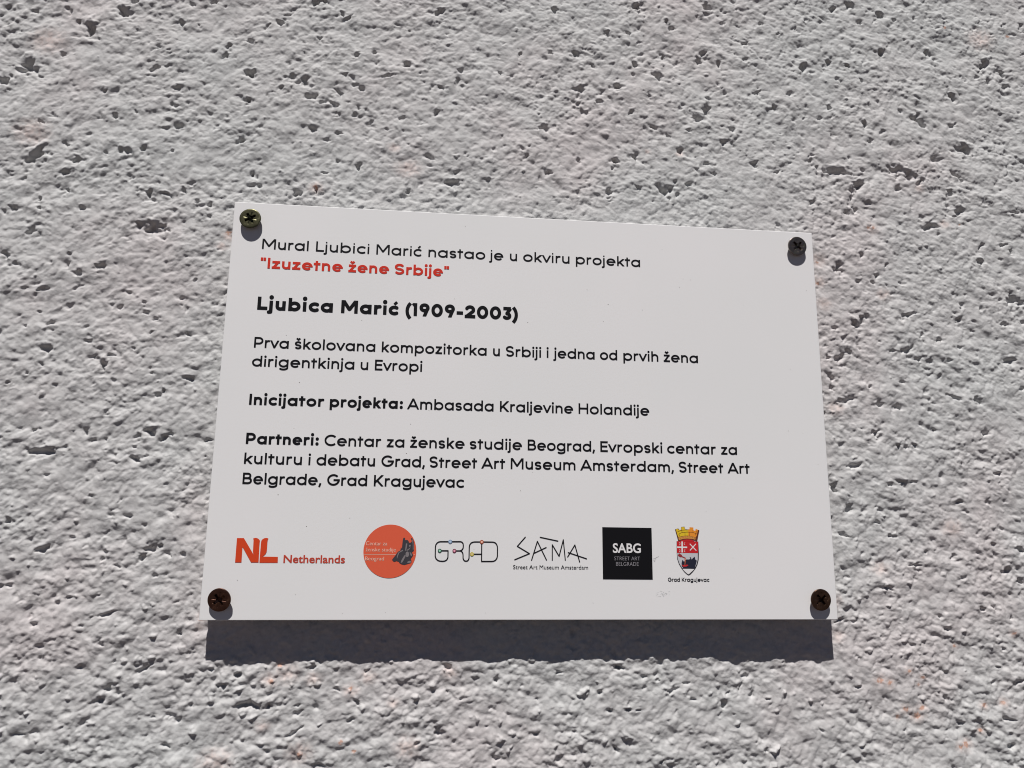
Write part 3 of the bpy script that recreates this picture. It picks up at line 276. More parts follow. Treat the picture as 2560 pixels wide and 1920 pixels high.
# countless small pits and grains, their places at random
n_small = 24000
px = rng.uniform(-420, 440, n_small); pz = rng.uniform(-190, 470, n_small)
crowd = 0.45 + 0.9 * perlin(px / 42, pz / 30, 61) + 0.7 * perlin(px / 14, pz / 12, 62)    # they come in flocks
crowd2 = 0.35 + 0.9 * perlin(px / 50, pz / 40, 63) + 0.6 * perlin(px / 17, pz / 15, 64)
for i in range(n_small):
    lowness = min(max((130 - pz[i]) / 180, 0), 1)
    if rng.random() < 0.56:
        if rng.random() > crowd[i]: continue
        r = 0.62 + 1.2 * rng.random() ** 2.2
        deep = rng.uniform(0.6, 0.95) if rng.random() < 0.045 else rng.uniform(0.25, 0.55)
        splat(px[i], pz[i], r * rng.uniform(1, 1.45), r * 1.1, rng.uniform(-0.8, 0.8), -r * deep, 1.1, 0.3, i)
    else:
        if rng.random() > crowd2[i] * (0.40 + 0.85 * lowness): continue
        r = (0.6 + 0.9 * rng.random() ** 2.2) * (0.85 + 0.45 * lowness)
        splat(px[i], pz[i], r * rng.uniform(1, 1.35), r, rng.uniform(-0.8, 0.8), r * rng.uniform(0.25, 0.55 + 0.30 * lowness), 0.9, 0.2, i)
for k, (x, z, w, h, a) in enumerate(PITS):
    rx, rz = w * 0.5, h * 0.5
    m = min(w, h)
    splat(x, z + 0.25 * h, rx * 1.7 + .6, rz * 1.9 + .6, math.radians(a), -0.17 * m, 1.1, 0.3, k + 3)      # a soft hollow round each pit
    splat(x, z + 0.10 * h, max(rx, 0.75) * 0.80, max(rz, 0.7) * 0.88, math.radians(a), -min(0.35 + 0.48 * m, 3.0), 0.85, 0.36, k)
    if rng.random() < 0.5:       # a lump hangs over many of the pits
        splat(x + rng.uniform(-.3, .3) * w, z + 0.85 * h, rx * 1.1, rz * 1.0, math.radians(a), 0.22 * min(w, h) , 1.0, 0.25, k + 7)
# pits beyond the frame
for k in range(260):
    x, z = rng.uniform(-700, 700), rng.uniform(-400, 800)
    if -300 < x < 320 and -85 < z < 385: continue
    r = rng.uniform(1.0, 2.6)
    splat(x, z, r * rng.uniform(1, 2.2), r, rng.uniform(-.6, .6), -r * 1.1, 0.55, 0.3, k)
core_mean = float(Hh[(zs > -90) & (zs < 380)][:, (xs > -300) & (xs < 330)].mean())
Hh -= core_mean
Hh = np.clip(Hh, -6, 6.5)

def field(points, seed, soft, thr):
    f = np.zeros_like(X)
    for x, z, r in points:
        R = r * 2.6
        i0, i1 = np.searchsorted(xs, (x - R, x + R)); j0, j1 = np.searchsorted(zs, (z - R, z + R))
        if i1 <= i0 or j1 <= j0: continue
        d2 = ((X[j0:j1, i0:i1] - x) ** 2 + ((Z[j0:j1, i0:i1] - z) * 1.25) ** 2) / (r * r)
        f[j0:j1, i0:i1] = np.maximum(f[j0:j1, i0:i1], np.exp(-d2))
    n = 0.5 + 0.5 * perlin(X / soft, Z / soft, seed) + 0.35 * perlin(X / soft * 2.7, Z / soft * 2.7, seed + 1)
    return np.clip((f * (0.35 + n) - thr) / (1 - thr), 0, 1)
pink = 0.75 * field(PINK, 40, 2.2, 0.12)
chip = np.clip(field(CHIP, 50, 1.0, 0.48) * 2.2, 0, 0.75)

ny, nx = X.shape
nv = ny * nx
co = np.empty((nv + 8, 3), np.float32)
co[:nv, 0] = X.ravel() * 1e-3
co[:nv, 1] = (GAP - Hh).ravel() * 1e-3
co[:nv, 2] = Z.ravel() * 1e-3 + Z0
bx, bz0, bz1, yb = 1.3, 0.0, 1.1 + Z0, 0.22          # a 0.2 m thick slab behind the plaster skin
co[nv:] = [(-bx, .024, bz0), (bx, .024, bz0), (bx, .024, bz1), (-bx, .024, bz1),
           (-bx, yb, bz0), (bx, yb, bz0), (bx, yb, bz1), (-bx, yb, bz1)]
idx = np.arange(nv, dtype=np.int32).reshape(ny, nx)
q = np.stack([idx[:-1, :-1], idx[:-1, 1:], idx[1:, 1:], idx[1:, :-1]], -1).reshape(-1, 4)
# rim of the skin runs back to the slab, so that the wall is one closed body
def skirt(line, a, b):
    n = len(line); f = []
    h = n // 2
    f += [(line[i + 1], line[i], nv + a) for i in range(h)]
    f += [(line[h], nv + a, nv + b)]
    f += [(line[i + 1], line[i], nv + b) for i in range(h, n - 1)]
    return f
tri = skirt(idx[0], 0, 1) + skirt(idx[:, -1], 1, 2) + skirt(idx[-1][::-1], 2, 3) + skirt(idx[::-1, 0], 3, 0)
box = [(nv + a, nv + b, nv + c, nv + d) for a, b, c, d in ((0, 4, 5, 1), (1, 5, 6, 2), (2, 6, 7, 3), (3, 7, 4, 0), (4, 7, 6, 5))]
tri = np.array(tri, np.int32); q = np.concatenate([q, np.array(box, np.int32)])
me = bpy.data.meshes.new('plaster_wall')
me.vertices.add(len(co)); me.vertices.foreach_set('co', co.ravel())
me.loops.add(q.size + tri.size)
me.loops.foreach_set('vertex_index', np.concatenate([q.ravel(), tri.ravel()]))
me.polygons.add(len(q) + len(tri))
starts = np.concatenate([np.arange(len(q)) * 4, q.size + np.arange(len(tri)) * 3]).astype(np.int32)
me.polygons.foreach_set('loop_start', starts)
smooth = np.ones(len(q) + len(tri), bool); smooth[(ny - 1) * (nx - 1):] = False
me.polygons.foreach_set('use_smooth', smooth)
for nm, arr in (('pink', pink), ('chip', chip)):
    at = me.attributes.new(nm, 'FLOAT', 'POINT')
    at.data.foreach_set('value', np.concatenate([arr.ravel(), np.zeros(8)]).astype(np.float32))
me.update(calc_edges=True)
me.validate()

def wall_material():
    m = material('grey_painted_plaster', (0.6, 0.6, 0.6), 0.85, spec=0.25)
    nt = m.node_tree; b = nt.nodes['Principled BSDF']
    tc = nt.nodes.new('ShaderNodeTexCoord'); ob = tc.outputs['Object']
    big = noise_node(nt, 9, 5, 0.6, ob)
    base = ramp(nt, big.outputs['Fac'], [(0.38, (0.515, 0.520, 0.516)), (0.52, (0.525, 0.517, 0.514)), (0.64, (0.540, 0.509, 0.507))])
    fine = noise_node(nt, 420, 3, 0.6, ob)
    f2 = ramp(nt, fine.outputs['Fac'], [(0.3, 0.92), (0.7, 1.05)])
    c = mix(nt, 1.0, base.outputs[0], f2.outputs[0], 'MULTIPLY')
    a1 = nt.nodes.new('ShaderNodeAttribute'); a1.attribute_name = 'pink'
    a2 = nt.nodes.new('ShaderNodeAttribute'); a2.attribute_name = 'chip'
    c = mix(nt, a1.outputs['Fac'], c, (0.66, 0.555, 0.52))
    c = mix(nt, a2.outputs['Fac'], c, (0.50, 0.25, 0.16))
    nt.links.new(c, b.inputs['Base Color'])
    bp = nt.nodes.new('ShaderNodeBump')
    bp.inputs['Strength'].default_value = 0.55
    bp.inputs['Distance'].default_value = 0.0003
    n1 = noise_node(nt, 900, 4, 0.65, ob)
    nt.links.new(n1.outputs['Fac'], bp.inputs['Height'])
    nt.links.new(bp.outputs[0], b.inputs['Normal'])
    return m
wall = link('plaster_wall', me, wall_material())
tag(wall, 'rough pale grey painted plaster wall full of small pits, behind the white sign', 'wall')

# ------------------------------------------------------------------ sign board
sign = bpy.data.objects.new('information_sign', None)
sign.empty_display_size = 0.05
sign.location = (0, 0, Z0)
COL.objects.link(sign)
tag(sign, 'white rectangular information sign with black text and a row of logos, screwed to the wall', 'sign')

def panel_material():
    m = material('white_panel', (0.80, 0.79, 0.775), 0.42, spec=0.4)
    nt = m.node_tree; b = nt.nodes['Principled BSDF']
    tc = nt.nodes.new('ShaderNodeTexCoord'); ob = tc.outputs['Object']
    n = noise_node(nt, 14, 3, 0.5, ob)
    r = ramp(nt, n.outputs['Fac'], [(0.35, (0.795, 0.795, 0.793)), (0.65, (0.81, 0.800, 0.802))])
    d = noise_node(nt, 160, 6, 0.75, ob)
    rd = ramp(nt, d.outputs['Fac'], [(0.70, 0.0), (0.82, 0.35)])
    c = mix(nt, rd.outputs[0], r.outputs[0], (0.60, 0.585, 0.56))
    nt.links.new(c, b.inputs['Base Color'])
    rr = ramp(nt, n.outputs['Fac'], [(0.3, 0.36), (0.7, 0.48)])
    nt.links.new(rr.outputs[0], b.inputs['Roughness'])
    bp = nt.nodes.new('ShaderNodeBump')
    bp.inputs['Strength'].default_value = 0.12; bp.inputs['Distance'].default_value = 0.0001
    n2 = noise_node(nt, 700, 2, 0.5, ob)
    nt.links.new(n2.outputs['Fac'], bp.inputs['Height'])
    nt.links.new(bp.outputs[0], b.inputs['Normal'])
    return m

def panel_mesh():
    """2 mm sheet, very slightly bowed, edges broken by a hair's breadth"""
    n, k = 40, 28
    t, e = 0.0020, 0.00025
    W = SIGN_W / 2
    def ring(inset, y):
        return [(-W + inset, y, inset), (W - inset, y, inset), (W - inset, y, SIGN_H - inset), (-W + inset, y, SIGN_H - inset)]
    vs = ring(e, 0) + ring(0, e) + ring(0, t) 
    fs = [(0, 1, 2, 3), (11, 10, 9, 8)]
    for r0 in (0, 4):
        for i in range(4):
            j = (i + 1) % 4
            fs.append((r0 + i, r0 + 4 + i, r0 + 4 + j, r0 + j))
    me = bpy.data.meshes.new('panel')
    me.from_pydata(vs, [], fs)
    me.update()
    return me
panel = link('panel', panel_mesh(), panel_material(), sign)

INK = 0.00013                                   # thickness of one printed layer (m)
M_black = material('black_ink', (0.0075, 0.0072, 0.0085), 0.42, spec=0.18)
M_red = material('red_ink', s2l(206, 46, 24), 0.38)
M_orange = material('orange_ink', s2l(212, 68, 26), 0.42)
M_orange_dull = material('dull_orange_ink', s2l(192, 66, 46), 0.45)

# ------------------------------------------------------------------ printed shapes from signed distances
GRID = 0.11
class Field:
    """union of strokes, turned into one flat inked mesh"""
    def __init__(self, x0, x1, z0, z1, step=GRID):
        self.step = step
        self.x = np.arange(x0, x1 + step, step); self.z = np.arange(z0, z1 + step, step)
        self.d = np.full((len(self.z), len(self.x)), 9.0)
    def window(self, x0, x1, z0, z1):
        s = self.step
        i0 = max(int((x0 - self.x[0]) / s) - 1, 0); i1 = min(int((x1 - self.x[0]) / s) + 3, len(self.x))
        j0 = max(int((z0 - self.z[0]) / s) - 1, 0); j1 = min(int((z1 - self.z[0]) / s) + 3, len(self.z))
        return slice(j0, j1), slice(i0, i1)
    def put(self, sl, d):
        self.d[sl] = np.minimum(self.d[sl], d)
    def seg(self, a, b, h, clip=None):
        """butt-ended bar"""
        m = h + 3 * self.step
        sl = self.window(min(a[0], b[0]) - m, max(a[0], b[0]) + m, min(a[1], b[1]) - m, max(a[1], b[1]) + m)
        gx, gz = np.meshgrid(self.x[sl[1]], self.z[sl[0]])
        L = math.hypot(b[0] - a[0], b[1] - a[1])
        if L < 1e-6: return
        ux, uz = (b[0] - a[0]) / L, (b[1] - a[1]) / L
        px, pz = gx - (a[0] + b[0]) / 2, gz - (a[1] + b[1]) / 2
        qx = np.abs(px * ux + pz * uz) - L / 2; qz = np.abs(-px * uz + pz * ux) - h
        d = np.hypot(np.maximum(qx, 0), np.maximum(qz, 0)) + np.minimum(np.maximum(qx, qz), 0)
        if clip: d = np.maximum(d, np.maximum(clip[0] - gz, gz - clip[1]))
        self.put(sl, d)
    def disc(self, c, r, clip=None):
        m = r + 3 * self.step
        sl = self.window(c[0] - m, c[0] + m, c[1] - m, c[1] + m)
        gx, gz = np.meshgrid(self.x[sl[1]], self.z[sl[0]])
        d = np.hypot(gx - c[0], gz - c[1]) - r
        if clip: d = np.maximum(d, np.maximum(clip[0] - gz, gz - clip[1]))
        self.put(sl, d)
    def line(self, pts, h, clip=None, closed=False, round_ends=False):
        pts = list(pts)
        if closed: pts = pts + [pts[0]]
        for a, b in zip(pts[:-1], pts[1:]): self.seg(a, b, h, clip)
        inner = pts if (round_ends or closed) else pts[1:-1]
        for c in inner: self.disc(c, h, clip)
    def mesh(self, name, y, parent, mat, walls=True):
        d = self.d; s = d < 0
        nz, nx_ = d.shape
        key = {}; vs = []; fs = []
        bl, br, tl, tr = s[:-1, :-1], s[:-1, 1:], s[1:, :-1], s[1:, 1:]
        code = bl * 1 + br * 2 + tr * 4 + tl * 8
        def vert(k, x, z):
            if k not in key:
                key[k] = len(vs); vs.append((x, z))
            return key[k]
        def corner(j, i): return vert((0, j, i), self.x[i], self.z[j])
        def hor(j, i):
            t = d[j, i] / (d[j, i] - d[j, i + 1]); return vert((1, j, i), self.x[i] + t * self.step, self.z[j])
        def ver(j, i):
            t = d[j, i] / (d[j, i] - d[j + 1, i]); return vert((2, j, i), self.x[i], self.z[j] + t * self.step)
        full = code == 15
        # runs of full cells become long quads only one cell high
        rim = []
        for j, i in zip(*np.nonzero((code > 0))):
            c = code[j, i]
            if c == 15:
                fs.append((corner(j, i), corner(j, i + 1), corner(j + 1, i + 1), corner(j + 1, i))); continue
            loop = []
            cs = [(j, i), (j, i + 1), (j + 1, i + 1), (j + 1, i)]
            on = [bool(c & b_) for b_ in (1, 2, 4, 8)]
            for n in range(4):
                m = (n + 1) % 4
                if on[n]: loop.append((corner(*cs[n]), 0))
                if on[n] != on[m]:
                    e = (hor(j, i), ver(j, i + 1), hor(j + 1, i), ver(j, i))[n]
                    loop.append((e, 1 if on[n] else 2))
            ids = [l[0] for l in loop]
            if len(ids) < 3: continue
            fs.append(tuple(ids))
            for n in range(len(loop)):
                a, b = loop[n], loop[(n + 1) % len(loop)]
                if a[1] == 1 and b[1] == 2: rim.append((a[0], b[0]))
        n0 = len(vs)
        v3 = [(x * 1e-3, -y, z * 1e-3) for x, z in vs]
        if walls:
            low_ = {}
            for a, b in rim:
                for k in (a, b):
                    if k not in low_:
                        low_[k] = len(v3); v3.append((vs[k][0] * 1e-3, -y + INK * 1.05, vs[k][1] * 1e-3))
                fs.append((b, a, low_[a], low_[b]))
        me = bpy.data.meshes.new(name)
        me.from_pydata(v3, [], fs)
        me.update()
        return link(name, me, mat, parent)

def arc(cx, cy, rx, ry, a0, a1, n=None):
    n = n or max(6, int(abs(a1 - a0) / 9))
    return [(cx + rx * math.cos(math.radians(a0 + (a1 - a0) * k / n)), cy + ry * math.sin(math.radians(a0 + (a1 - a0) * k / n))) for k in range(n + 1)]

XH, CAP = 0.508, 0.70
def glyph(ch, w, dot=1.0):
    """strokes of a geometric sans letter: (list of strokes, ink width, left bearing, right bearing); em units, baseline 0"""
    h = w / 2; o = 0.008
    R = XH / 2 - h + o; Rx = R * 1.04
    S = []; tight = 1 - 3.2 * max(w - .1, 0)
    RB, SB, DB = 0.030 * tight, 0.050 * tight, 0.008 * tight
    def line(p, clip=None, k=1.0): S.append(('l', p, clip, k))
    def ring(cx, cy, rx, ry): S.append(('c', arc(cx, cy, rx, ry, 0, 354, 59), None))
    def disc(x, y, r): S.append(('d', (x, y), r))
    def stem(x, y0, y1): line([(x, y0), (x, y1)])
    cx = h + Rx; cy = XH / 2
    rn = (0.425 + 0.25 * (w - .08) - w) / 2; yk = XH + o - h - rn * 1.02; ry = XH + o - h - yk
    mk = XH + 0.085
    def acute(x): line([(x - .03, mk - .015), (x + .085, mk + .125)], None, 1 - 2.6 * max(w - .1, 0))
    def caron(x): line([(x - .095, mk + .115), (x, mk + .02), (x + .095, mk + .115)], None, 1 - 2.6 * max(w - .1, 0))
    def idot(x): disc(x, XH + .075 + w * .62, w * .64 * dot)
    if ch == 'a': ring(cx, cy, Rx, R); stem(h + 2 * Rx, 0, XH); return S, 2 * Rx + w, RB, SB
    if ch == 'b': ring(cx, cy, Rx, R); stem(h, 0, CAP); return S, 2 * Rx + w, SB, RB
    if ch == 'd': ring(cx, cy, Rx, R); stem(h + 2 * Rx, 0, CAP); return S, 2 * Rx + w, RB, SB
    if ch == 'p': ring(cx, cy, Rx, R); stem(h, -.195, XH); return S, 2 * Rx + w, SB, RB
    if ch == 'o': ring(cx, cy, Rx, R); return S, 2 * Rx + w, RB, RB
    if ch in 'cć':
        line(arc(cx, cy, Rx, R, 46, 314))
        if ch == 'ć': acute(cx + .02)
        return S, cx + Rx * math.cos(math.radians(46)) + h * .75, RB, DB + .01
    if ch == 'e':
        line(arc(cx, cy, Rx, R, 0, 318 - 150 * max(w - .1, 0))); line([(h, cy), (cx + Rx + h * .98, cy)], None, 1 - 7 * max(w - .1, 0))
        return S, 2 * Rx + w, RB, RB
    if ch == 'g':
        ring(cx, cy, Rx, R); xg = h + 2 * Rx; stem(xg, -.03, XH)
        line(arc(cx, -.03, Rx, .172 - h, 0, -148)); return S, 2 * Rx + w, RB, SB
    if ch in 'hn':
        stem(h, 0, CAP if ch == 'h' else XH); line([(h + 2 * rn, 0)] + arc(h + rn, yk, rn, ry, 0, 180)); return S, 2 * rn + w, SB, SB
    if ch == 'u':
        stem(h + 2 * rn, 0, XH); line([(h, XH)] + arc(h + rn, XH - yk, rn, ry, 180, 360)); return S, 2 * rn + w, SB, SB
    if ch == 'm':
        r = rn * .93; yk2 = XH + o - h - r; r2 = r
        stem(h, 0, XH); line([(h + 2 * r, 0)] + arc(h + r, yk2, r, r2, 0, 180)); line([(h + 4 * r, 0)] + arc(h + 3 * r, yk2, r, r2, 0, 180))
        return S, 4 * r + w, SB, SB
    if ch == 'r':
        stem(h, 0, XH); line(arc(h + .16, XH + o - h - .165, .16, .165, 180, 72)); return S, .16 + .055 + h * 1.6, SB, DB
    if ch == 'i': stem(h, 0, XH); idot(h); return S, w, SB, SB
    if ch == 'l': stem(h, 0, CAP); return S, w, SB, SB
    if ch == 'j':
        x = .055 + h; line([(x, XH), (x, -.08)] + arc(x - .09, -.085, .09, .11 - h, 0, -95)[1:]); idot(x); return S, x + h, -.02, SB
    if ch == 'k':
        stem(h, 0, CAP); wd = .42 + .4 * (w - .08)
        line([(h * .6, .145), (wd - h * 1.1 + .03, XH + .03)], (0, XH)); line([(.155 + h * .5, .245), (wd - h * .9 + .02, -.03)], (0, XH)); return S, wd, SB, DB
    if ch in 'sš':
        ryb = (XH + 2 * o - w) / 4; rx = .135 + .1 * (w - .08); c = rx + h
        line(arc(c, XH + o - h - ryb, rx, ryb, 30, 262) + arc(c, -o + h + ryb, rx, ryb, 82, -150))
        if ch == 'š': caron(c)
        return S, 2 * rx + w, .03, .03
    if ch == 't':
        x = .105 + h * .6; stem(x, 0, .635); line([(0, XH - h * .95), (2 * x + .03, XH - h * .95)]); return S, 2 * x + .03, .015, .02
    if ch == 'v':
        wd = .44 + .5 * (w - .08); k = h * .55
        line([(k - .02, XH + .04), (wd / 2, k * 1.0)], (0, XH)); line([(wd - k + .02, XH + .04), (wd / 2, k)], (0, XH)); line([(wd / 2 - h * .45, h * .0 + .02), (wd / 2 + h * .45, .02)], (0, XH)); return S, wd, DB, DB
    if ch in 'zž':
        wd = .375 + .4 * (w - .08); line([(.015, XH - h), (wd - .01, XH - h)]); line([(0, h), (wd, h)])
        line([(h * .75, h * .3), (wd - h * .9, XH - h * .3)], (0, XH))
        if ch == 'ž': caron(wd / 2)
        return S, wd, .03, .03
    # capitals
    RC = CAP / 2 - h + o
    if ch == 'A':
        wd = .66 + .3 * (w - .08); k = h * .6
        line([(k, -.03), (wd / 2, CAP - k * .6)], (0, CAP)); line([(wd - k, -.03), (wd / 2, CAP - k * .6)], (0, CAP)); line([(wd * .2, .2), (wd * .8, .2)]); line([(wd / 2 - h * .5, CAP - .02), (wd / 2 + h * .5, CAP - .02)], (0, CAP)); return S, wd, DB, DB
    if ch == 'B':
        y = .365; stem(h, 0, CAP); r1 = (CAP - y - h) / 2; r2 = (y - h) / 2
        line([(h, CAP - h), (.27, CAP - h)] + arc(.27, CAP - h - r1, r1 * 1.05, r1, 90, -90) + [(h, y)])
        line([(h, y), (.30, y)] + arc(.30, h + r2, r2 * 1.08, r2, 90, -90) + [(h, h)]); return S, .30 + r2 * 1.08 + h, SB, RB
    if ch == 'C':
        line(arc(RC * 1.02 + h, CAP / 2, RC * 1.02, RC, 44, 316)); return S, RC * 1.02 * 1.72 + w, RB, DB
    if ch == 'G':
        c = RC * 1.02 + h; line(arc(c, CAP / 2, RC * 1.02, RC, 44, 360)); line([(c + .0, CAP / 2 - h * .2), (c + RC * 1.02 + h, CAP / 2 - h * .2)]); return S, 2 * RC * 1.02 + w, RB, RB
    if ch == 'E':
        wd = .43 + .3 * (w - .08); stem(h, 0, CAP)
        for y in (h, CAP / 2 + .01, CAP - h): line([(h, y), (wd - (.03 if y > h and y < CAP - h else 0), y)])
        return S, wd, SB, .03
    if ch == 'H':
        wd = .57 + .3 * (w - .08); stem(h, 0, CAP); stem(wd - h, 0, CAP); line([(h, CAP / 2 + .01), (wd - h, CAP / 2 + .01)]); return S, wd, SB, SB
    if ch == 'I': stem(h, 0, CAP); return S, w, SB, SB
    if ch == 'K':
        wd = .53 + .4 * (w - .08); stem(h, 0, CAP)
        line([(h * .6, .19), (wd - h * 1.2 + .02, CAP + .03)], (0, CAP)); line([(.18 + h * .5, .33), (wd - h * .9 + .02, -.03)], (0, CAP)); return S, wd, SB, DB
    if ch == 'L':
        wd = .40 + .3 * (w - .08); stem(h, 0, CAP); line([(h, h), (wd, h)]); return S, wd, SB, .02
    if ch == 'M':
        wd = .72 + .3 * (w - .08); stem(h, 0, CAP); stem(wd - h, 0, CAP)
        line([(h * .9, CAP + .03), (wd / 2, .2)], (0, CAP)); line([(wd - h * .9, CAP + .03), (wd / 2, .2)], (0, CAP)); disc(wd / 2, .2 + h * .1, h * .92); return S, wd, SB, SB
    if ch == 'P':
        y = .275; r = (CAP - h - y) / 2; stem(h, 0, CAP); line([(h, CAP - h), (.27, CAP - h)] + arc(.27, CAP - h - r, r * 1.05, r, 90, -90) + [(h, y)]); return S, .27 + r * 1.05 + h, SB, .03
    if ch == 'S':
        ryb = (CAP + 2 * o - w) / 4; rx = .185 + .1 * (w - .08); c = rx + h
        line(arc(c, CAP + o - h - ryb, rx, ryb, 28, 262) + arc(c, -o + h + ryb, rx, ryb, 82, -152)); return S, 2 * rx + w, .035, .035
    # figures and marks
    if ch == '1': line([(.205 - h, 0), (.205 - h, CAP)]); line([(.0, CAP - .13), (.205 - h, CAP - .02)], (0, CAP)); return S, .205, .01, SB
    if ch == '0': ring(.27, CAP / 2, .27 - h, RC); return S, .54, RB, RB
    if ch == '9':
        r = .235 + .1 * (w - .12) - h; c = r + h; y = CAP + o - h - r
        ring(c, y, r, r); line([(c + r * .97, y - r * .25), (c + r * .80, y - r * .62), (c - r * .05, -.03)], (0, CAP)); return S, 2 * c, .035, .03
    if ch == '2':
        r = .21 - h * .6; c = r + h; y = CAP + o - h - r
        line(arc(c, y, r, r, 165, -38) + [(h * .95, h * .9)], (0, CAP + .02)); line([(.0 + .01, h), (2 * c, h)]); return S, 2 * c, .03, .03
    if ch == '3':
        r2 = (.42 - w + o) / 2; y2 = -o + h + r2; top = CAP - h; xr = .225
        line(arc(xr - .02, y2, r2 * 1.05, r2, 98, -152)); line([(.04, top), (.39, top)]); line([(.37, top + .01), (xr - .03, y2 + r2 - .01)], (0, CAP)); return S, .45, .02, .035
    if ch == '(': line(arc(.43 + h, .27, .43, .56, 132, 228)); return S, .15 + w, .03, .0
    if ch == ')': line(arc(-.28, .27, .43, .56, 48, -48)); return S, .15 + w, .0, .03
    if ch == '-': line([(0, .26), (.29, .26)]); return S, .29, .035, .035
    if ch == ':': disc(w * .64, w * .64, w * .66); disc(w * .64, XH - w * .66, w * .66); return S, w * 1.28, .05, .04
    if ch == ',': line([(h * 1.25 + .03, w * 1.15), (h * .6, -.105)]); return S, w * 1.2, .03, .03
    if ch == '"': 
        for x in (h * .9, h * .9 + .135): line([(x, CAP), (x, CAP - .21)])
        return S, .135 + w * .9, .03, .03
    raise KeyError(ch)

def set_word(F, text, x0, x1, base, em, w, dot=1.0):
    """draw a word between two x places: letter shapes keep, spacing and a little width give way"""
    gl = [glyph(c, w, dot) for c in text]
    ink = sum(g[1] for g in gl) * em
    gaps = sum(a[3] + b[2] for a, b in zip(gl[:-1], gl[1:])) * em
    want = x1 - x0
    k = min(max(want / (ink + gaps), 0.88), 1.40)
    rest = want - ink * k
    n = len(gl) - 1
    add = (rest - gaps * k) / n if n else 0.0
    if n == 0: k = min(max(want / ink, .85), 1.2)
    x = x0
    for i, (strokes, wd, lb, rb) in enumerate(gl):
        ex = em * k
        for s in strokes:
            if s[0] == 'd':
                F.disc((x + s[1][0] * ex, base + s[1][1] * em), s[2] * em)
            else:
                cl = None if s[2] is None else (base + s[2][0] * em, base + s[2][1] * em)
                F.line([(x + p[0] * ex, base + p[1] * em) for p in s[1]], w * em / 2 * (s[3] if len(s) > 3 else 1.0), cl, closed=s[0] == 'c')
        x += wd * ex
        if i < n: x += (rb + gl[i + 1][2]) * ex + add
    return x

STYLE = {'1': (7.5, .110, M_black), '2': (7.85, .147, M_red), '3': (9.35, .178, M_black), '4': (7.48, .113, M_black), '5': (7.48, .113, M_black),
         '6b': (7.48, .153, M_black), '6': (7.48, .113, M_black), '7b': (7.48, .153, M_black), '7': (7.48, .114, M_black), '8': (7.48, .115, M_black), '9': (7.48, .115, M_black)}
LBL = {'2': 'bold red text line in quotation marks', '3': 'large heavy black name and years', '6b': 'bold black words starting the line', '7b': 'bold black word starting the paragraph'}
for n, base, words in LINES:
    em, w, mat = STYLE[n]
    F = Field(words[0][1] - 1.5, words[-1][2] + 1.5, base - 2.4, base + em * .78 + .5)
    for text, x0, x1 in words: set_word(F, text, x0, x1, base, em, w, 0.7 if n == '1' else 1.0)  # first line's i-dots are shrunk to imitate glare washing them out
    o = F.mesh('text_line', INK, sign, mat)
    if n in LBL: o['label'] = LBL[n]

# ------------------------------------------------------------------ logos
def flat(name, polys, y, mats, parent, which=None):
    """filled polygons (mm), each printed one hair above the one before"""
    vs, fs, mi = [], [], []
    for k, p in enumerate(polys):
        n0 = len(vs); yy = y + k * 0.000004
        vs += [(a * 1e-3, -yy, b * 1e-3) for a, b in p]
        for t in geometry.tessellate_polygon([[Vector((a, b, 0)) for a, b in p]]):
            a, b, c = (Vector(p[i]) for i in t)
            area = (b - a).cross(c - a) if hasattr(Vector((0, 0)), 'cross') else 0
            t = tuple(n0 + i for i in t)
            fs.append(t if area > 0 else t[::-1]); mi.append(which[k] if which else 0)
    me = bpy.data.meshes.new(name)
    me.from_pydata(vs, [], fs)
    o = link(name, me, mats, parent)
    me.polygons.foreach_set('material_index', mi)
    me.update()
    return o

FONT_CAP = None
def font_mesh(text, bold):
    cu = bpy.data.curves.new('lettering', 'FONT')
    cu.body = text; cu.size = 1.0; cu.offset = bold; cu.resolution_u = 4; cu.fill_mode = 'FRONT'
    ob = bpy.data.objects.new('lettering', cu); COL.objects.link(ob)
    dg = bpy.context.evaluated_depsgraph_get()
    me = bpy.data.meshes.new_from_object(ob.evaluated_get(dg))
    bpy.data.objects.remove(ob); bpy.data.curves.remove(cu)
    return me
def lettering(name, rows, y, mat, parent):
    """rows: (text, boldness, [left base, right base, left top]) joined in one flat mesh"""
    global FONT_CAP
    if FONT_CAP is None:
        hm = font_mesh('H', 0); FONT_CAP = max(v.co.y for v in hm.vertices); bpy.data.meshes.remove(hm)
    vs, fs = [], []
    for text, bold, (a, b, t) in rows:
        me = font_mesh(text, bold)
        co = [v.co.copy() for v in me.vertices]
        lo = min(c.x for c in co); hi = max(c.x for c in co)
        sx = (b[0] - a[0]) / (hi - lo); sz = (t[1] - a[1]) / FONT_CAP
        zb = (a[1] + b[1]) / 2
        n0 = len(vs)
        vs += [((a[0] + (c.x - lo) * sx) * 1e-3, -y, (zb + c.y * sz) * 1e-3) for c in co]
        fs += [tuple(n0 + i for i in p.vertices) for p in me.polygons]
        bpy.data.meshes.remove(me)
    me = bpy.data.meshes.new(name); me.from_pydata(vs, [], fs); me.update()
    return link(name, me, mat, parent)

# tulip shaped letters N and L
tulip = flat('tulip_letter_logo', [NL_N, NL_L], INK, [M_orange], sign)
lettering('lettering', [('Netherlands', 0.018, NL_T)], INK, M_orange_dull, tulip)

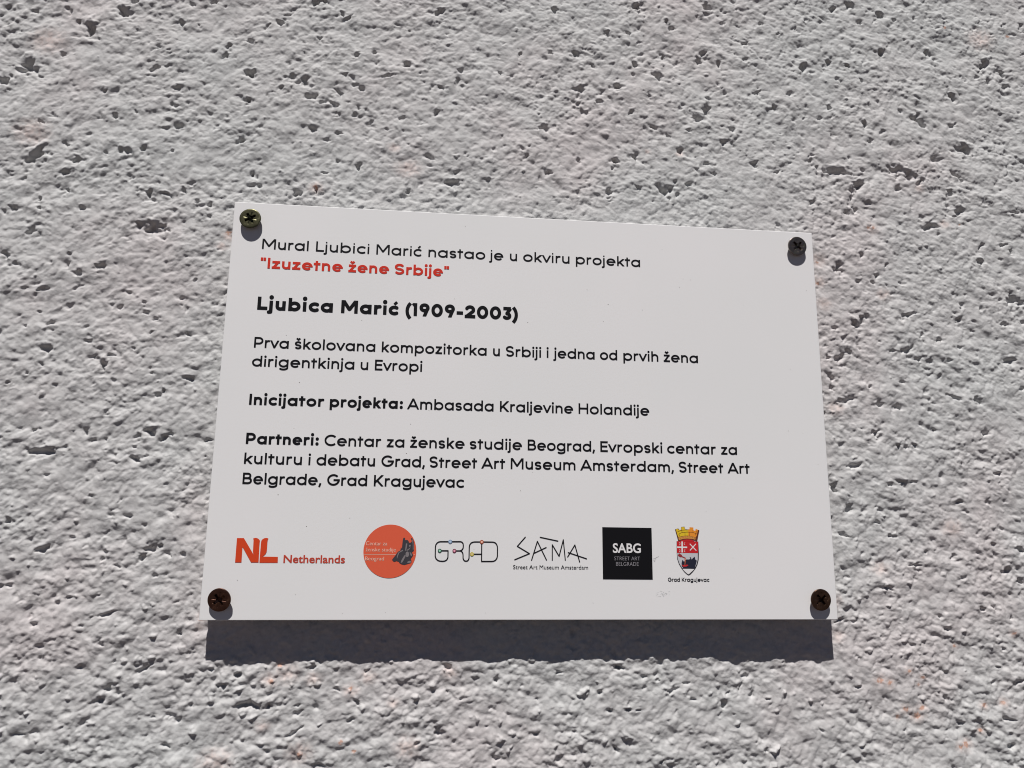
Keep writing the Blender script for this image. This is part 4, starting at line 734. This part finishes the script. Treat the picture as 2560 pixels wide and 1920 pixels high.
# round orange logo
M_disc = material('orange_disc_ink', s2l(222, 94, 64), 0.45)
M_pale = material('pale_ink', s2l(240, 196, 176), 0.5)
M_stat = material('dark_grey_ink', s2l(58, 56, 62), 0.5)
M_statl = material('light_grey_ink', s2l(126, 120, 122), 0.5)
(lx, lz), (rx_, rz_), (tx, tz), (bx_, bz_) = CZ_C
ccx, ccz = (lx + rx_) / 2, (tz + bz_) / 2
rad = ((rx_ - lx) + (tz - bz_)) / 4
disc_poly = [(ccx + rad * math.cos(2 * math.pi * k / 96), ccz + rad * math.sin(2 * math.pi * k / 96)) for k in range(96)]
round_logo = flat('round_logo', [disc_poly], INK, [M_disc], sign)
lettering('lettering', [('Centar za', -0.004, CZ_T1), ('ženske studije', -0.004, CZ_T2), ('Beograd', -0.004, CZ_T3)], INK * 1.5, M_pale, round_logo)
F = Field(-80, -54, 28, 31, 0.05)
for p in CZ_LINE: F.line(p, 0.085)
F.mesh('dividing_line', INK * 1.5, round_logo, M_pale, walls=False)
flat('seated_statue', [CZ_STATUE] + CZ_LIGHT, INK * 1.55, [M_stat, M_statl], round_logo, [0] + [1] * len(CZ_LIGHT))

# letters drawn as one route with coloured stops
allp = [p for l in GR_P for p in l]
F = Field(min(p[0] for p in allp) - 1.5, max(p[0] for p in allp) + 1.5, min(p[1] for p in allp) - 1.5, max(p[1] for p in allp) + 1.5, 0.07)
for p in GR_P: F.line(p, 0.265)
route = F.mesh('route_letter_logo', INK, sign, M_black, walls=False)
DOT = {'green': ((28, 84, 62), (170, 220, 195)), 'crimson': ((118, 36, 64), (240, 172, 190)), 'blue': ((128, 152, 184), (188, 208, 226)),
       'orange': ((164, 78, 48), (245, 195, 172)), 'yellow': ((196, 182, 70), (220, 196, 142))}
for nm, (x, z) in GR_D:
    ring_ = [(x + .90 * math.cos(2 * math.pi * k / 32), z + .90 * math.sin(2 * math.pi * k / 32)) for k in range(32)]
    core_ = [(x + .50 * math.cos(2 * math.pi * k / 32), z + .50 * math.sin(2 * math.pi * k / 32)) for k in range(32)]
    o = flat('coloured_stop', [ring_, core_], INK * 1.5, [material(nm + '_ring_ink', s2l(*DOT[nm][0]), .45), material(nm + '_dot_ink', s2l(*DOT[nm][1]), .45)], route, [0, 1])
    o['label'] = nm + ' ringed dot on the black route'

# letters made of loose straight strokes
allp = [p for l in SA_P for p in l]
F = Field(min(p[0] for p in allp) - 1.5, max(p[0] for p in allp) + 1.5, min(p[1] for p in allp) - 1.5, max(p[1] for p in allp) + 1.5, 0.07)
for p in SA_P: F.line(p, 0.25, round_ends=True)
stick = F.mesh('stroke_letter_logo', INK, sign, M_black, walls=False)
lettering('lettering', [('Street Art Museum Amsterdam', 0.0, SA_T)], INK, M_black, stick)

# black square logo
square = flat('square_logo', [SB_Q], INK, [M_black], sign)
M_white_ink = material('white_ink', (0.78, 0.77, 0.77), 0.5)
M_grey_ink = material('thin_grey_ink', s2l(150, 147, 152), 0.5)
lettering('lettering', [('SABG', 0.022, SB_T1)], INK * 1.5, M_white_ink, square)
lettering('lettering', [('STREET ART', -0.012, SB_T2), ('BELGRADE', -0.012, SB_T3)], INK * 1.5, M_grey_ink, square)

# city crest
C = CR
mk = lambda n, *c: material(n, s2l(*c), .45)
M_out = mk('crest_outline_ink', 40, 40, 44); M_silver = mk('silver_ink', 196, 196, 200); M_chief = mk('crest_red_ink', 196, 34, 40)
M_navy = mk('navy_ink', 34, 36, 52); M_arrow = mk('dark_red_ink', 148, 42, 48); M_tong = mk('flame_ink', 206, 110, 72)
M_gold = mk('gold_ink', 222, 188, 40); M_amber = mk('amber_ink', 232, 146, 44); M_brick = mk('brick_brown_ink', 96, 48, 28); M_ochre = mk('ochre_ink', 206, 142, 70)
crest = flat('city_crest', [C['shield'], C['field'], C['base']], INK, [M_out, M_silver, M_white_ink], sign, [0, 1, 2])
chief = flat('red_chief', [C['chief'], C['crossv'], C['crossh']], INK * 1.4, [M_chief, M_white_ink], crest, [0, 1, 1])
flat('black_beast', [C['dragon'], C['mouth'], C['arrow'], C['tongue']], INK * 1.4, [M_navy, M_chief, M_arrow, M_tong], crest, [0, 1, 2, 3])
xs_ = [p[0] for p in C['chief']]; zs_ = [p[1] for p in C['chief']]
F = Field(min(xs_) - .5, max(xs_) + .5, min(zs_) - .5, max(zs_) + .5, 0.05)
for p in CR_GUN: F.line(p, 0.21)
for p in CR_C: F.line(p, 0.075)
F.mesh('cannon_barrels', INK * 1.6, crest, M_white_ink, walls=False)
flat('mural_crown', [C['crown'], C['lining'], C['crown_left'], C['crown_right'], C['crown_dark'], C['band']], INK * 1.4,
     [M_brick, M_chief, M_gold, M_amber, M_ochre], crest, [0, 1, 2, 3, 0, 4])
xs_ = [p[0] for p in C['crown']]; zs_ = [p[1] for p in C['crown']]
F = Field(min(xs_) - .5, max(xs_) + .5, min(zs_) - .5, max(zs_) + .5, 0.05)
for p in CR_LINES: F.line(p, 0.075, round_ends=True)
F.mesh('crown_masonry_lines', INK * 1.75, crest, M_brick, walls=False)
a, b, t = CR_T
F = Field(a[0] - 1, b[0] + 1, a[1] - 1, t[1] + 1, 0.05)
em = (t[1] - a[1]) / .70
wds = ['Grad', 'Kragujevac']; full = b[0] - a[0]
set_word(F, 'Grad', a[0], a[0] + full * .288, (a[1] + b[1]) / 2, em, .115)
set_word(F, 'Kragujevac', a[0] + full * .332, b[0], (a[1] + b[1]) / 2, em, .115)
F.mesh('lettering', INK, crest, M_black, walls=False)

# scuffs, a smudge and specks of dirt on the panel
M_scuff = material('grey_scuff', (0.46, 0.455, 0.46), 0.7)
allp = [p for l in SCUFF for p in l]
F = Field(min(p[0] for p in allp) - 1, max(p[0] for p in allp) + 1, min(p[1] for p in allp) - 1, max(p[1] for p in allp) + 1, 0.05)
for p in SCUFF: F.line(p, 0.07, round_ends=True)
F.mesh('scuff_mark', INK * .5, panel, M_scuff, walls=False)
sx = [p[0] for p in SMUDGE]; sz = [p[1] for p in SMUDGE]
F = Field(min(sx) - 1, max(sx) + 1, min(sz) - 1, max(sz) + 1, 0.05)
for x, z in SMUDGE:
    F.line([(x - random.uniform(.1, .35), z - .12), (x + random.uniform(.05, .3), z + .10)], random.uniform(.04, .08), round_ends=True)
F.mesh('smudge', INK * .5, panel, material('faint_smudge', (0.70, 0.71, 0.71), 0.6), walls=False)
pts = list(SPECKS) + [(random.uniform(-145, 145), random.uniform(4, 195)) for _ in range(22)]
F = Field(-149, 149, 1, 198, 0.12)
for x, z in pts:
    r = random.uniform(.06, .13)
    F.line([(x, z), (x + random.uniform(-.35, .35), z + random.uniform(-.2, .2))], r, round_ends=True)
F.mesh('dirt_specks', INK * .5, panel, material('dirt', (0.30, 0.28, 0.26), 0.9), walls=False)

# ------------------------------------------------------------------ screws
def screw_head_mesh():
    """flat countersunk head with a pressed cross recess and four tick grooves; axis along -Y, face at y = 0"""
    Rh = 5.1
    radii = np.concatenate([np.linspace(0, 3.9, 40), [4.2, 4.6, 4.85, 5.02, Rh]])
    na = 144
    vs = []; fs = []
    def depth(r, th):
        x, y = r * math.cos(th), r * math.sin(th)
        d = 0.0
        for k in (math.pi / 4, 3 * math.pi / 4):
            u = abs(x * math.cos(k) + y * math.sin(k)); v = abs(-x * math.sin(k) + y * math.cos(k))
            half = 0.80 - 0.09 * u
            inside = min(max((half - v) / 0.14, 0), 1) * min(max((3.0 - u) / 0.25, 0), 1)
            d = max(d, inside * (2.3 - 0.32 * u))
        inside = min(max((1.35 - r) / 0.25, 0), 1)
        d = max(d, inside * 2.2)
        for k in (0, math.pi / 2):
            u = abs(x * math.cos(k) + y * math.sin(k)); v = abs(-x * math.sin(k) + y * math.cos(k))
            inside = (0.5 + 0.5 * math.cos(math.pi * min(v / 0.36, 1))) * min(max((3.5 - u) / 0.3, 0), 1)
            d = max(d, inside * 0.17)
        if r > 4.7: d += (r - 4.7) ** 2 * 0.9
        return d
    for r in radii:
        for k in range(na):
            th = 2 * math.pi * k / na
            vs.append((r * math.cos(th) * 1e-3, depth(r, th) * 1e-3, r * math.sin(th) * 1e-3))
    prof = [(5.12, 0.35), (5.12, 0.75), (4.7, 1.2), (2.6, 3.0)]       # rim, then the cone down to the shank
    for r, y in prof:
        for k in range(na):
            th = 2 * math.pi * k / na
            vs.append((r * math.cos(th) * 1e-3, y * 1e-3, r * math.sin(th) * 1e-3))
    nr = len(radii) + len(prof)
    for i in range(nr - 1):
        for k in range(na):
            a = i * na + k; b = i * na + (k + 1) % na
            fs.append((a, b, b + na, a + na))
    me = bpy.data.meshes.new('screw_head')
    me.from_pydata(vs, [], fs)
    me.update()
    me.polygons.foreach_set('use_smooth', [i >= (len(radii) - 6) * na and i < (len(radii) + 1) * na for i in range(len(fs))])
    import bmesh
    bm = bmesh.new(); bm.from_mesh(me)
    bmesh.ops.remove_doubles(bm, verts=bm.verts, dist=1e-7)
    bmesh.ops.recalc_face_normals(bm, faces=bm.faces)
    bm.to_mesh(me); bm.free()
    return me

def shank_mesh():
    """threaded shank running from the cone into the wall"""
    vs = []; fs = []; na = 24; n = 90
    for i in range(n):
        y = 2.7 + i * 0.38
        for k in range(na):
            ph = (y / 2.2 + k / na) % 1.0
            r = 1.75 + 0.75 * max(0, 1 - abs(ph - .5) / .16)
            if i > n - 12: r *= (n - i) / 12
            th = 2 * math.pi * k / na
            vs.append((r * math.cos(th) * 1e-3, y * 1e-3, r * math.sin(th) * 1e-3))
    for i in range(n - 1):
        for k in range(na):
            a = i * na + k; b = i * na + (k + 1) % na
            fs.append((a, a + na, b + na, b))
    me = bpy.data.meshes.new('shank'); me.from_pydata(vs, [], fs); me.update()
    return me

def plated(name, col, rim, rough):
    m = material(name, col, rough, 0.85)
    nt = m.node_tree; b = nt.nodes['Principled BSDF']
    tc = nt.nodes.new('ShaderNodeTexCoord'); ob = tc.outputs['Object']
    n = noise_node(nt, 420, 5, .7, ob)
    r = ramp(nt, n.outputs['Fac'], [(.32, tuple(v * .6 for v in col)), (.55, col), (.75, rim)])
    nt.links.new(r.outputs[0], b.inputs['Base Color'])
    n2 = noise_node(nt, 1500, 4, .7, ob)
    bp = nt.nodes.new('ShaderNodeBump'); bp.inputs['Strength'].default_value = .25; bp.inputs['Distance'].default_value = .0001
    nt.links.new(n2.outputs['Fac'], bp.inputs['Height']); nt.links.new(bp.outputs[0], b.inputs['Normal'])
    return m
head_me, shank_me = screw_head_mesh(), shank_mesh()
M_shank = material('plated_steel', (0.30, 0.22, 0.12), .4, .9)
#       x        z       proud  turn  tip-up  tip-side
SCREWS = [(-141.35, 190.05, 2.7, 12, 5.0, -1.0, 'olive_reflection_steel', (0.088, 0.084, 0.045), (0.20, 0.19, 0.11), .33,  # the four head colours hold painted reflections of sky and dark surroundings
           'olive green brass screw with bright nicks, above the first line of text'),
          (140.1, 190.45, 2.7, 0, -1.0, 2.0, 'grey_reflection_steel', (0.19, 0.16, 0.145), (0.26, 0.28, 0.15), .30,
           'dark grey screw in the empty upper corner, far right of the first text line'),
          (-141.3, 9.05, 2.8, 10, -7.0, -3.0, 'reddish_reflection_steel', (0.115, 0.056, 0.040), (0.26, 0.14, 0.09), .28,
           'reddish brown screw with pale upper rim, below the orange tulip letters'),
          (140.65, 9.53, 2.8, 4, -2.0, 2.0, 'brown_reflection_steel', (0.095, 0.054, 0.036), (0.22, 0.13, 0.08), .28,
           'darkest brown screw, in the bottom corner to the right of the city crest')]
for k, (x, z, proud, turn, tip, side, nm, col, rim, rough, label) in enumerate(SCREWS):
    e = bpy.data.objects.new('screw', None)
    e.empty_display_size = .01
    e.location = (x * 1e-3, -proud * 1e-3, Z0 + z * 1e-3)
    e.rotation_euler = (math.radians(-tip), math.radians(turn), math.radians(side))
    COL.objects.link(e)
    tag(e, label, 'screw', 'screws holding the sign to the wall')
    hm = head_me.copy()
    link('screw_head', hm, plated(nm, col, rim, rough), e)
    link('shank', shank_me.copy(), M_shank, e)
